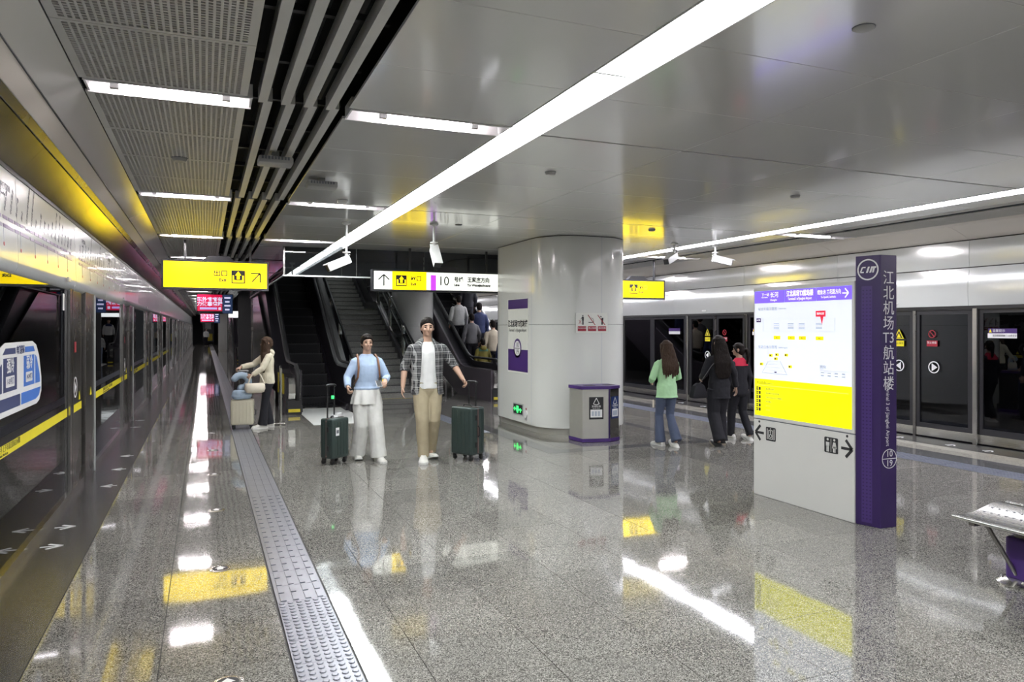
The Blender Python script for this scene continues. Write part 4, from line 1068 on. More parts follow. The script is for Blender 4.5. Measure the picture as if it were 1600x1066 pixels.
# glass smoke curtain hanging round the opening
g = thing('smoke_curtain', 'dark glass smoke curtain with steel edge hanging round the stair opening', 'curtain', (VX0, YV, 0))
zb = 2.64
for k in range(5):
    a = .0 + k * 1.284
    MB().box(a + .003, a + 1.281, -.006, .006, zb, ZC + .02).build('pane', 'pane_smoke', g)
    MB().box(a + 1.278, a + 1.288, -.02, .02, zb, ZC + .02).build('clamp', 'stainless_dark', g)
for k in range(7):
    a = k * 1.5
    MB().box(-.006, .006, a + .02, a + 1.497, zb, ZC + .02).build('pane', 'pane_smoke', g)
MB().box(-.02, VX1 - VX0, -.014, .014, zb - .02, zb + .004).build('bottom_rail', 'header_satin', g)
MB().box(-.014, .014, 0, 10.6, zb - .02, zb + .004).build('bottom_rail', 'dark_frame', g)
MB().box(-.014, .014, -.014, .014, zb, ZC).build('corner_rail', 'stainless_dark', g)
MB().box(0, VX1 - VX0, .9, .94, zb + .05, ZC + .3).build('backing', 'fascia_grey', g)
# small guard rail by the first escalator
g = thing('guard_rail', 'low steel guard rail beside the nearest escalator entry', 'railing', (.80, 13.36, 0))
MB().tube([(.42, 0, 0), (.42, 0, .98), (.5, .9, .98), (.5, .9, 0)], .024, 10).build('frame', 'stainless', g, smooth=True)
for z in (.12, .5): MB().tube([(.42, 0, z), (.5, .9, z)], .016, 8).build('bar', 'stainless', g, smooth=True)
MB().tube([(.0, .02, .03), (.5, -.02, .03)], .016, 8).build('floor_bar', 'stainless', g, smooth=True)
MB().box(.46, .47, .1, .8, .15, .47).build('panel', 'pane_clear', g)
p = Plate((.44, .75, .52), (0.08, -.9, 0), (0, 0, 1), g); p.rect(('caution_board', 'brass_yellow'), 0, .6, .0, .36, 0); p.flush()
# lit box and far fittings on the left aisle
g = thing('light_box', 'blank white lit box above the distant escalator entry', 'light box', (1.06, 38.6, 2.2))
MB().box(0, .95, 0, .12, 0, .34).build('case', 'plastic_white', g); MB().box(.02, .93, -.01, 0, .02, .32).build('face', 'box_lamp', g); MB().box(.4, .44, .04, .08, .34, ZC - 2.2).build('hanger', 'dark_frame', g)
g = thing('grey_pier', 'flat grey pier standing far down the left aisle', 'pier', (.92, 58, 0))
MB().box(0, .6, 0, 1.2, .1, ZC - .004).build('body', 'column_white', g); MB().box(.02, .58, .02, 1.18, 0, .1).build('base', 'kick_steel', g)
g = thing('poster_board', 'dark notice board with white sheet at the far end of the aisle', 'board', (-.2, 84, 0))
MB().box(0, 1.1, 0, .1, .2, 2.6).build('board', 'dark_frame', g); MB().box(.25, .8, -.02, 0, 1.6, 2.4).build('sheet', 'white_print', g); MB().box(.5, .95, -.02, 0, .35, 1.1).build('yellow_sheet', 'brass_yellow', g); MB().box(.05, .12, .02, .08, 0, .2).box(.98, 1.05, .02, .08, 0, .2).build('foot', 'dark_frame', g)

# unseen lamps added high in the opening to lighten the stairs and escalator
for x, y, z, q in ((3.9, 19.5, 6.88, 'first unseen lamp added high over the granite stairs inside the opening'), (3.9, 25.0, 6.88, 'second unseen lamp added high over the granite stairs inside the opening'), (6.8, 22.0, 6.88, 'unseen lamp added high over the crowded escalator inside the opening')):
    t = thing('ceiling_light', q, 'light', (x, y, z), group='added lamps over the stairs')
    MB().box(-.7, .7, -.12, .12, 0, .06).build('housing', 'white_tray', t); MB().box(-.66, .66, -.1, .1, -.012, 0).build('diffuser', 'strip_lamp', t)
# ================================================================== people
def evaluated(o):
    dg = bpy.context.evaluated_depsgraph_get(); dg.update()
    me = bpy.data.meshes.new_from_object(o.evaluated_get(dg)); return me
FOLD = bpy.data.textures.new('folds', 'CLOUDS'); FOLD.noise_scale = .09; FOLD.noise_depth = 2
def remesh(mb, name, m, parent, vox, smooth=3, fold=0.):
    me = mb.mesh('tmp', m, 'all')
    o = bpy.data.objects.new(name, me); COL.objects.link(o)
    md = o.modifiers.new('r', 'REMESH'); md.mode = 'VOXEL'; md.voxel_size = vox; md.use_smooth_shade = True
    if fold:
        dm = o.modifiers.new('d', 'DISPLACE'); dm.texture = FOLD; dm.strength = fold; dm.mid_level = .5
    sm = o.modifiers.new('s', 'SMOOTH'); sm.iterations = smooth; sm.factor = .5
    n = evaluated(o); o.modifiers.clear(); o.data = n; n.materials.clear(); n.materials.append(MATS[m]); n.shade_smooth()
    o.parent = parent
    return o
def ering(c, rx, ry, n=20, rot=0.):
    return [(c[0] + rx * math.cos(t) * math.cos(rot) - ry * math.sin(t) * math.sin(rot), c[1] + rx * math.cos(t) * math.sin(rot) + ry * math.sin(t) * math.cos(rot), c[2]) for t in [2 * math.pi * k / n for k in range(n)]]
def bend(pts, n=4):
    """polyline with rounded joints"""
    out = []
    for i in range(len(pts) - 1):
        for k in range(n): out.append(Vector(pts[i]).lerp(Vector(pts[i + 1]), k / n))
    out.append(Vector(pts[-1])); return out
def interp(r, n=4):
    out = []
    for a, b in zip(r, r[1:]): out += [a + (b - a) * k / n for k in range(n)]
    return out + [r[-1]]

def hand(mb, wrist, d, nrm, side, curl):
    """palm, four fingers and a thumb; d = finger direction, nrm = palm normal, side = +1 when the thumb is towards d x nrm"""
    d = Vector(d).normalized(); nrm = (Vector(nrm) - d * Vector(nrm).dot(d)).normalized(); s = d.cross(nrm).normalized() * side
    w = Vector(wrist)
    rings = []
    for t, hw, ht in ((-.02, .024, .02), (.02, .033, .018), (.055, .04, .016), (.085, .038, .013)):
        c = w + d * t
        rings.append([c + s * (hw * math.cos(q)) + nrm * (ht * math.sin(q)) for q in [2 * math.pi * k / 12 for k in range(12)]])
    mb.loft(rings)
    for i, ln in enumerate((.07, .078, .073, .058)):
        b = w + d * .078 + s * (.028 - i * .0187); p = [b - d * .02, b]; a = 0
        for q in range(3):
            a += curl; p.append(p[-1] + (d * math.cos(a) + nrm * math.sin(a)) * ln / 3)
        mb.tube(p, [.009, .0092, .0086, .008, .0066], 8)
    b = w + d * .02 + s * .028; dd = (d * .62 + s * .7 + nrm * .35).normalized(); d2 = (d * .85 + s * .1 + nrm * (.3 + .5 * curl)).normalized()
    mb.tube([b - s * .012, b + dd * .03, b + dd * .03 + d2 * .026, b + dd * .03 + d2 * .048], [.012, .0115, .0098, .0075], 8)

def person(label, loc, rz, ht, top, pants, shoe='shoe_white', hair='short', hairm='hair_black', armL=None, armR=None, legs=None, vox=.008, female=False,
           topfold=.012, flare=.0, wide=0., hem=.86, sleeve=1., open_shirt=None, peplum=None, turn=0., collar=None, group=None, handcurl=.35, tuck=0., hood=False, headless=False):
    g = thing('person', label, 'person', loc, rz, group); k = ht / 1.72; g.scale = (k, k, k)
    SW = .15 if female else .172; HW = .085
    aL = armL or ((.24, .02, 1.13), (.25, -.06, .88)); aR = armR or ((-.24, .02, 1.13), (-.25, -.06, .88))
    shL, shR = (SW, 0, 1.375), (-SW, 0, 1.375)
    lg = legs or {}
    hipL, hipR = (HW, 0, .90), (-HW, 0, .90)
    kL, anL = lg.get('kL', (HW, -.02, .49)), lg.get('aL', (HW, .02, .09)); kR, anR = lg.get('kR', (-HW, -.02, .49)), lg.get('aR', (-HW, .02, .09))
    fL, fR = lg.get('fL', 0.), lg.get('fR', 0.)         # foot pitch (heel up)
    B = MB()
    tor = [((0, .0, .80), .12, .09), ((0, 0, .88), .155, .11), ((0, 0, .96), .16 if female else .155, .108), ((0, .0, 1.06), .125 if female else .14, .09), ((0, -.005, 1.2), .145 if female else .16, .105), ((0, -.0, 1.31), .155 if female else .175, .105),
           ((0, .005, 1.39), .15 if female else .17, .08), ((0, .01, 1.435), .09, .065), ((0, .005, 1.46), .058, .058), ((0, .0, 1.52), .052, .055), ((0, -.005, 1.57), .05, .055)]
    B.loft([ering(c, a, b) for c, a, b in tor])
    ar = [.05, .046, .042, .038, .03, .026]
    for sh, (el, wr) in ((shL, aL), (shR, aR)):
        e = Vector(el); w_ = Vector(wr); s_ = Vector(sh)
        B.tube([s_ + Vector((-.02 if sh[0] > 0 else .02, 0, .0)), s_.lerp(e, .3), s_.lerp(e, .7), e, e.lerp(w_, .35), e.lerp(w_, .75), w_], [.055, .049, .043, .039, .040, .031, .026], 12)
    for hp_, kn, an in ((hipL, kL, anL), (hipR, kR, anR)):
        h_, q, a = Vector(hp_), Vector(kn), Vector(an)
        B.tube([h_ + Vector((0, 0, .02)), h_.lerp(q, .4), h_.lerp(q, .85), q, q.lerp(a, .3), q.lerp(a, .8), a], [.085, .08, .058, .054, .056, .037, .034], 14)
        B.ell((a.x, a.y - .03, max(.05, a.z - .035)), .028, .06, .03)
    # hands
    for (el, wr), sgn in ((aL, 1), (aR, -1)):
        d = (Vector(wr) - Vector(el)).normalized()
        d = (d + Vector((0, 0, -.25))).normalized() if d.z > -.5 else d
        nrm = Vector((-sgn, -.15, 0)) if d.z < -.5 else Vector((0, -.3, -1))
        s_ = d.cross(nrm); side = 1 if (s_.dot(Vector((0, -1, 0))) > 0 if d.z < -.5 else s_.dot(Vector((-sgn, 0, 0))) > 0) else -1
        hand(B, wr, d, nrm, side, handcurl if not isinstance(handcurl, dict) else handcurl[sgn])
    i0 = len(B.v)
    B.ell((0, -.008, 1.625), .074, .093, .098, 18, 12)                     # skull
    B.ell((0, -.03, 1.565), .056, .066, .07, 14, 9)                        # jaw
    B.ell((0, -.085, 1.53), .022, .018, .018, 10, 6)                       # chin
    B.tube([(0, -.094, 1.625), (0, -.108, 1.60), (0, -.118, 1.583), (0, -.10, 1.574)], [.008, .011, .014, .009], 8)
    for s_ in (-1, 1):
        B.ell((s_ * .077, .0, 1.605), .010, .02, .032, 8, 6); B.ell((s_ * .03, -.094, 1.642), .022, .008, .006, 8, 5); B.ell((s_ * .036, -.082, 1.585), .022, .018, .022, 8, 6)
    B.ell((0, -.097, 1.553), .022, .010, .007, 10, 6)
    T = Matrix.Translation((0, 0, 0)) @ Matrix.Rotation(turn, 4, 'Z'); B.xform(T, i0)
    bo = remesh(B, 'body', 'skin', g, vox, 3)
    ey = MB(); lp = MB(); br = MB()
    for s_ in (-1, 1):
        ey.ell((s_ * .031, -.093, 1.617), .0135, .007, .0075, 8, 5); br.ell((s_ * .031, -.099, 1.643), .02, .006, .0045, 8, 5)
    lp.ell((0, -.104, 1.553), .018, .006, .0045, 8, 5)
    for m_, nm, mt in ((ey, 'eye', 'hair_black'), (br, 'eyebrow', hairm), (lp, 'mouth', 'lip')): m_.xform(T).build(nm, mt, g, smooth='all')
    # hair
    H = MB(); H.ell((0, 0, 0), .083, .103, .080, 20, 12); H.xform(Matrix.Translation((0, .006, 1.662)) @ Matrix.Rotation(R(-22), 4, 'X')); H.ell((0, .036, 1.60), .081, .072, .09, 16, 10)
    if hair == 'short':
        for s_ in (-1, 1): H.tube([(s_ * .074, -.03, 1.67), (s_ * .078, -.022, 1.63), (s_ * .077, -.018, 1.60)], [.012, .010, .006], 8)
    elif female and hair != 'bun':
        for s_ in (-1, 1): H.tube([(s_ * .03, -.095, 1.695), (s_ * .066, -.07, 1.665), (s_ * .082, -.035, 1.61), (s_ * .08, -.01, 1.55)], [.014, .02, .02, .01], 8)
    if hair == 'veil':
        H.loft([ering((0, -.02, 1.68), .08, .085), ering((0, -.03, 1.58), .1, .085), ering((.01, -.03, 1.45), .12, .1), ering((.06, -.06, 1.32), .1, .075), ering((.08, -.08, 1.15), .075, .05), ering((.08, -.08, 1.05), .04, .02)])
    if hair == 'long':
        H.loft([ering((0, .035, 1.69), .08, .065), ering((0, .05, 1.58), .105, .07), ering((0, .085, 1.45), .14, .055), ering((0, .12, 1.32), .165, .042), ering((0, .125, 1.25), .15, .034), ering((0, .125, 1.21), .10, .02)])
        for i in range(7): H.tube([(-.12 + i * .04, .12, 1.30), (-.13 + i * .043, .125, 1.21), (-.12 + i * .042, .125, 1.17 - .03 * (i % 3))], [.03, .022, .008], 8)
        for s_ in (-1, 1): H.tube([(s_ * .07, -.02, 1.68), (s_ * .088, -.01, 1.58), (s_ * .1, .03, 1.46), (s_ * .1, .07, 1.36)], [.02, .024, .026, .016], 10)
    elif hair == 'longer':
        H.loft([ering((0, .035, 1.69), .08, .065), ering((0, .05, 1.58), .108, .07), ering((0, .085, 1.45), .135, .055), ering((0, .12, 1.3), .15, .045), ering((0, .125, 1.15), .14, .036), ering((0, .125, 1.06), .09, .02)])
        for s_ in (-1, 1): H.tube([(s_ * .07, -.03, 1.68), (s_ * .088, -.03, 1.58), (s_ * .095, -.02, 1.46), (s_ * .09, .0, 1.3)], [.02, .024, .026, .014], 10)
    elif hair == 'pony':
        H.tube([(0, .09, 1.63), (0, .14, 1.62), (0, .16, 1.54), (0, .15, 1.42), (0, .14, 1.36)], [.025, .032, .036, .028, .01], 10)
    elif hair == 'bun':
        for s_ in (-1, 1): H.ell((s_ * .064, .004, 1.635), .024, .062, .06, 10, 8)
        H.ell((0, -.085, 1.69), .05, .02, .014, 10, 6); H.ell((0, .1, 1.68), .04, .04, .04, 10, 7)
    remesh(H.xform(T), 'hair', hairm, g, max(vox, .009), 2, .016)
    # upper garment
    if top:
        C = MB(); e = .02
        zz = hem
        if not open_shirt:
            ts = [((0, 0, zz), .175 + tuck, .128 + tuck), ((0, 0, zz + .03), .182, .135), ((0, 0, .98), .178, .13), ((0, 0, 1.08), .155 if female else .168, .118), ((0, -.005, 1.2), .17 if female else .182, .128), ((0, -.003, 1.31), .176 if female else .195, .124),
                  ((0, .004, 1.385), .165 if female else .188, .095), ((0, .01, 1.435), .1, .076), ((0, .008, 1.462), .072, .07)]
            ts = [t for t in ts if t[0][2] >= zz - .001]
            C.loft([ering(c, a, b) for c, a, b in ts])
        else:
            C.loft([ering(c, a, b) for c, a, b in (((0, 0, .87), .172, .125), ((0, 0, 1.0), .165, .12), ((0, 0, 1.2), .175, .12), ((0, 0, 1.31), .18, .115), ((0, .004, 1.39), .165, .088), ((0, .01, 1.44), .085, .07))])
        for sh, (el, wr) in ((shL, aL), (shR, aR)):
            sl = MB() if open_shirt else C
            e_, w_, s_ = Vector(el), Vector(wr), Vector(sh)
            end = e_.lerp(w_, sleeve - .0) if sleeve <= 1 else w_
            i_ = Vector((-.03 if sh[0] > 0 else .03, 0, 0))
            sl.tube([s_ + i_, s_.lerp(e_, .12), s_.lerp(e_, .5), e_, e_.lerp(end, .5), e_.lerp(end, .94)], [.06, .066, .062, .057, .052, .046 if sleeve > .5 else .057], 14)
            if open_shirt: remesh(sl, 'sleeve', top, g, max(vox, .009), 3, topfold)
        if hood: C.loft([ering((0, .07, 1.37), .09, .05), ering((0, .08, 1.43), .11, .06), ering((0, .05, 1.475), .1, .07), ering((0, .04, 1.5), .07, .05)])
        remesh(C, 'tee' if open_shirt else 'top', 'tee_white' if open_shirt else top, g, max(vox, .009), 4, topfold)
        if open_shirt:
            rings = []
            for (c, a, b, gap) in (((0, .0, .80), .20, .155, .62), ((0, 0, .9), .20, .15, .6), ((0, 0, 1.08), .192, .143, .5), ((0, 0, 1.22), .2, .143, .45), ((0, 0, 1.33), .208, .138, .42), ((0, .005, 1.40), .19, .104, .42), ((0, .012, 1.455), .1, .085, .6), ((0, .012, 1.485), .078, .078, .7)):
                rings.append([(c[0] + a * math.cos(q), c[1] + b * math.sin(q), c[2]) for q in [-math.pi / 2 + gap + (2 * math.pi - 2 * gap) * i / 24 for i in range(25)]])
            me = MB().loft(rings, cap=False, closed=False).mesh('shirt', top, 'all')
            o = bpy.data.objects.new('shirt', me); COL.objects.link(o)
            sb = o.modifiers.new('b', 'SUBSURF'); sb.levels = 2
            dm = o.modifiers.new('d', 'DISPLACE'); dm.texture = FOLD; dm.strength = .02
            so = o.modifiers.new('s', 'SOLIDIFY'); so.thickness = .008
            n = evaluated(o); o.modifiers.clear(); o.data = n; n.shade_smooth(); o.parent = g
        if collar:
            MB().loft([ering((0, -.0, 1.33), .178 if female else .2, .132), ering((0, .004, 1.392), .172, .102), ering((0, .01, 1.445), .105, .083), ering((0, .008, 1.475), .074, .072)], cap=False).build('yoke', collar, g, smooth='all')
    # trousers
    P = MB(); P.loft([ering(c, a, b) for c, a, b in (((0, 0, .78), .12, .10), ((0, 0, .86), .168, .122), ((0, 0, .95), .172, .122), ((0, 0, 1.03), .15, .105))])
    for hp_, kn, an in ((hipL, kL, anL), (hipR, kR, anR)):
        h_, q, a = Vector(hp_), Vector(kn), Vector(an)
        w_ = wide
        P.tube([h_ + Vector((0, 0, .0)), h_.lerp(q, .4), h_.lerp(q, .85), q, q.lerp(a, .4), q.lerp(a, .75), q.lerp(a, 1.08)],
               [.092 + w_ * .5, .088 + w_ * .8, .07 + w_, .067 + w_, .064 + w_ + flare * .3, .058 + w_ + flare * .7, .056 + w_ + flare], 16)
    remesh(P, 'trousers', pants, g, max(vox, .009), 4, .014)
    if peplum:
        rg = []
        for i, (z, a, b) in enumerate(((.99, .165, .122), (.93, .185, .14), (.86, .2, .155), (.78, .212, .165))):
            rg.append([(a * (1 + .03 * i * math.sin(9 * t)) * math.cos(t), b * (1 + .03 * i * math.sin(9 * t)) * math.sin(t), z) for t in [2 * math.pi * q / 72 for q in range(72)]])
        MB().loft(rg, cap=False).build('blouse_hem', peplum, g, smooth='all')
    # shoes
    for an, ft, sd in ((anL, fL, 1), (anR, fR, -1)):
        a = Vector(an); M_ = Matrix.Translation((a.x, a.y, max(a.z - .09, 0))) @ Matrix.Scale(1.13, 4) @ Matrix.Rotation(sd * .12, 4, 'Z') @ Matrix.Translation((0, -.14, 0)) @ Matrix.Rotation(-ft, 4, 'X') @ Matrix.Translation((0, .14, 0))
        U = MB(); U.loft([[(x * w_, y, z) for x, z in ((-1, .02), (-.95, h * .6), (-.5, h), (.5, h), (.95, h * .6), (1, .02))] for y, w_, h in ((.075, .028, .07), (.05, .038, .085), (.0, .04, .095), (-.05, .042, .08), (-.11, .048, .055), (-.16, .044, .045), (-.19, .028, .035))])
        s_ = U.xform(M_).build('shoe', shoe, g, smooth='all')
        So = MB(); So.prism([(-.03, .08), (.03, .08), (.042, .0), (.052, -.11), (.045, -.175), (.02, -.2), (-.02, -.2), (-.045, -.175), (-.052, -.11), (-.042, 0)], .0, .022, 'z')
        So.xform(M_).build('sole', 'sole_white' if shoe == 'shoe_white' else 'sole_tan', s_)
    return g
def fac(dx, dy): return math.atan2(dx, -dy)

# man with open plaid shirt
def at(g, p): return g.matrix_basis @ Vector(p)
man = person('man in open plaid shirt, white tee and khaki trousers pulling a green suitcase', (2.64, 9.12, 0), fac(-.16, -1), 1.81, 'plaid_cloth', 'khaki', 'shoe_white', 'short', vox=.007, open_shirt=True, sleeve=.25, wide=.012,
             armL=((.315, -.02, 1.17), (.42, -.12, .985)), armR=((-.27, .04, 1.14), (-.30, -.04, .89)), handcurl={1: .75, -1: .3},
             legs=dict(kL=(.075, -.06, .50), aL=(.06, .14, .11), fL=.35, kR=(-.075, -.12, .49), aR=(-.06, -.12, .09)))
woman = person('woman in pale blue sweater and wide white trousers walking with a small green suitcase', (1.92, 9.40, 0), fac(.02, -1), 1.60, 'sweater_blue', 'linen_white', 'shoe_white', 'bun', vox=.007, female=True, hem=.97, wide=.035, flare=.02, peplum='linen_white',
               armL=((.27, -.02, 1.13), (.20, -.21, 1.10)), armR=((-.27, .0, 1.14), (-.285, -.12, 1.02)), handcurl={1: .6, -1: .75},
               legs=dict(kL=(.095, -.14, .49), aL=(.125, -.16, .09), kR=(-.08, -.02, .49), aR=(-.10, .14, .10), fR=.3))
kw = 1.60 / 1.72
# backpack straps (the pack itself stays behind her)
bp = thing('backpack', 'brown strapped backpack worn by the woman in the pale blue sweater', 'backpack', (1.92, 9.40, 0)); bp.scale = (kw, kw, kw)
MB().box(-.13, .13, .125, .24, 1.0, 1.38).build('bag', 'leather_brown', bp, bev=.03, smooth=True, seg=2)
for s_ in (-1, 1): MB().tube([(s_ * .12, .12, 1.36), (s_ * .125, .04, 1.455), (s_ * .135, -.07, 1.40), (s_ * .14, -.142, 1.28), (s_ * .15, -.135, 1.15), (s_ * .17, .02, 1.05), (s_ * .12, .13, 1.03)], .014, 8, flat=.5).build('strap', 'leather_brown', bp, smooth=True)
ph = thing('mobile_phone', 'white mobile phone held in the left hand of the woman in blue', 'phone', (1.92 + .10 * kw, 9.40 - .30 * kw, 1.07 * kw))
MB().box(-.035, .035, -.072, .072, -.004, .004).xform(Matrix.Rotation(.5, 4, 'X')).build('case', 'phone_white', ph, bev=.003); MB().box(-.03, .03, -.066, .066, .0045, .005).xform(Matrix.Rotation(.5, 4, 'X')).build('screen', 'ink', ph)
wb_ = thing('wristband', 'yellow band on the left wrist of the woman in blue', 'band', (1.92 + .205 * kw, 9.40 - .195 * kw, 1.10 * kw)); MB().tube([(.03 * math.cos(t), .012 * math.sin(t), .032 * math.sin(t)) for t in [q * math.pi / 6 for q in range(13)]], .006, 6).build('band', 'yellow_print', wb_)
lw = person('woman in cream hooded jacket and black flared trousers standing by the left escalator', (.98, 13.12, 0), fac(-1, -.15), 1.53, 'cream', 'black_cloth', 'shoe_white', 'veil', 'hair_brown', vox=.009, female=True, hem=.84, flare=.035, hood=True, topfold=.02,
            armL=((.21, -.14, 1.14), (.16, -.31, 1.02)), armR=((-.2, -.22, 1.2), (-.14, -.46, 1.16)), handcurl=.7,
            legs=dict(kL=(.08, -.06, .49), aL=(.08, -.1, .09), kR=(-.07, -.0, .49), aR=(-.08, .06, .09)))
gg = person('woman with long brown hair in mint green shirt and flared jeans seen from behind', (6.12, 8.85, 0), fac(.05, 1), 1.50, 'mint', 'denim', 'shoe_white', 'long', 'hair_brown', vox=.009, female=True, hem=.80, flare=.035, tuck=.02, topfold=.02,
            armL=((.25, -.03, 1.12), (.17, -.2, 1.06)), armR=((-.25, -.03, 1.12), (-.17, -.2, 1.06)), legs=dict(kL=(.085, -.1, .5), aL=(.085, -.06, .09), kR=(-.075, -.02, .5), aR=(-.08, .16, .13), fR=.55))
bk = person('woman with long black hair in black jacket and wide black trousers seen from behind', (6.86, 8.62, 0), fac(.15, 1), 1.57, 'black_cloth', 'black_cloth', 'shoe_black', 'longer', 'hair_black', vox=.009, female=True, hem=.74, wide=.03, flare=.01, tuck=.02, topfold=.02,
            armL=((.24, -.04, 1.12), (.2, -.2, 1.06)), armR=((-.27, .0, 1.13), (-.31, -.02, .90)), legs=dict(kL=(.085, -.02, .5), aL=(.085, .16, .12), fL=.5, kR=(-.075, -.1, .5), aR=(-.08, -.06, .09)))
rd = person('girl with dark ponytail in red and black jacket half hidden by the information board', (7.50, 8.95, 0), fac(-.05, 1), 1.45, 'black_cloth', 'black_cloth', 'shoe_white', 'pony', 'hair_black', vox=.010, female=True, hem=.80, wide=.01, collar='red_cloth', turn=R(35), topfold=.015,
            legs=dict(kL=(.085, -.1, .5), aL=(.1, -.1, .09), kR=(-.08, .0, .5), aR=(-.1, .16, .12), fR=.45))
# bags on them
hb = thing('handbag', 'cream crescent handbag hanging from the arm of the woman in cream', 'handbag', (.79, 12.90, .70))
hbm = MB().loft([[(x * a - .02 * abs(x) , y * b, z) for x, y in ((-1, 0), (-.8, .8), (-.3, 1), (.3, 1), (.8, .8), (1, 0), (.8, -.8), (.3, -1), (-.3, -1), (-.8, -.8))] for z, a, b in ((-.09, .10, .02), (-.075, .145, .04), (-.02, .165, .05), (.04, .16, .04), (.075, .15, .015))])
hbm.build('bag', 'leather_cream', hb, smooth='all')
MB().tube([(-.13, 0, .06), (-.09, 0, .18), (.0, 0, .29), (.07, .0, .2), (.13, 0, .06)], .011, 8).build('strap', 'leather_cream', hb, smooth=True)
cb = thing('shoulder_bag', 'black bag with grey strap worn by the woman in black', 'handbag', (6.56, 8.70, .80))
MB().loft([[(x * a, y * b, z) for x, y in ((-1, -1), (1, -1), (1, 1), (-1, 1))] for z, a, b in ((-.12, .10, .05), (-.1, .13, .06), (.06, .08, .05), (.1, .04, .02))]).build('bag', 'black_cloth', cb, bev=.012, smooth=True)
MB().tube([(.02, -.0, .09), (.12, -.14, .35), (.28, -.16, .5), (.42, -.10, .58), (.46, -.02, .6), (.40, .08, .52), (.1, .1, .2)], .012, 8, flat=.4).build('strap', 'grey_cloth', cb, smooth=True)
tg = thing('bag_tag', 'pale pink tag hanging under the hem of the mint green shirt', 'tag', (5.90, 8.86, .62)); MB().box(-.012, .012, -.004, .004, -.06, .05).build('strap', 'leather_cream', tg)

# riders on the crowded escalator; each stands on the step under it
def zstep(y, yi=17.8): return 0.0 if y < yi - .2 else math.floor((y - (15.55 + 1.25)) / .4) * .4 * TAN - ((yi - 15.55 - 1.25) - .2) * TAN * 0 - (yi - .2 - 16.8) * TAN
def rider(x, y, label, ht, top, pants='black_cloth', **k):
    n = math.floor((y - 16.8) / .4); ys = 16.8 + n * .4; z = max(0., (ys - 17.6) * TAN) + .012
    return person(label, (x, ys + .2, z), fac(.0, 1), ht, top, pants, k.pop('shoe', 'shoe_black'), k.pop('hair', 'short'), vox=.014, **k)
rider(6.52, 19.5, 'escalator rider in white shirt with dark sling strap', 1.66, 'shirt_white')
rider(6.62, 18.7, 'escalator rider in dark grey vest with white straps behind the white shirt', 1.6, 'grey_cloth', female=True)
rider(7.08, 18.3, 'escalator rider in tan shirt with black bag over the shoulder', 1.66, 'tan_cloth')
rider(6.64, 17.9, 'small escalator rider in olive jacket with green hood', 1.40, 'olive', collar='green_dark', hood=True)
rider(6.98, 19.1, 'escalator rider in plain navy jacket just above the tan shirt', 1.68, 'navy_cloth')
rider(7.06, 20.3, 'tall escalator rider in black jacket highest on the escalator', 1.76, 'black_cloth')
rider(7.12, 17.3, 'escalator rider in dark clothes lowest on the escalator beside the column', 1.62, 'navy_cloth')
sb_ = thing('shoulder_bag', 'black bag on the back of the rider in the tan shirt', 'bag', (7.18, 18.22, 1.35)); MB().box(-.10, .12, -.06, .0, -.32, .12).build('bag', 'black_cloth', sb_, bev=.03, smooth=True)
sl_ = thing('sling_strap', 'dark sling strap across the back of the white shirt', 'strap', (6.52, 19.5, 2.2)); MB().tube([(-.16, -.02, .17), (-.05, -.13, .1), (.06, -.13, .02), (.17, -.05, -.06)], .02, 8, flat=.4).build('strap', 'grey_cloth', sl_)
# distant people on the left aisle
n4 = 4
person('distant man in dark blue jacket and white shirt standing on the far escalator', (2.0, 39 + 1.25 + n4 * .4 + .2, (39 + 1.25 + n4 * .4 - 41.0) * TAN + .012 if (39 + 1.25 + n4 * .4) > 41 else .012), fac(-.2, -1), 1.66, 'shirt_white', 'black_cloth', 'shoe_white', vox=.02, collar='navy_cloth')
person('distant woman in white top and pale jeans at the foot of the far escalator', (1.98, 38.3, .008), fac(0, 1), 1.5, 'shirt_white', 'denim_pale', 'shoe_white', 'bun', vox=.02, female=True, hem=.9)
person('distant walker in white top on the left at the far end of the aisle', (.12, 76, 0), fac(.3, -1), 1.66, 'shirt_white', 'black_cloth', 'shoe_black', vox=.025)
person('distant walker in brown jacket at the far end of the aisle', (1.5, 74, 0), fac(-.3, 1), 1.6, 'tan_cloth', 'black_cloth', 'shoe_black', vox=.025)

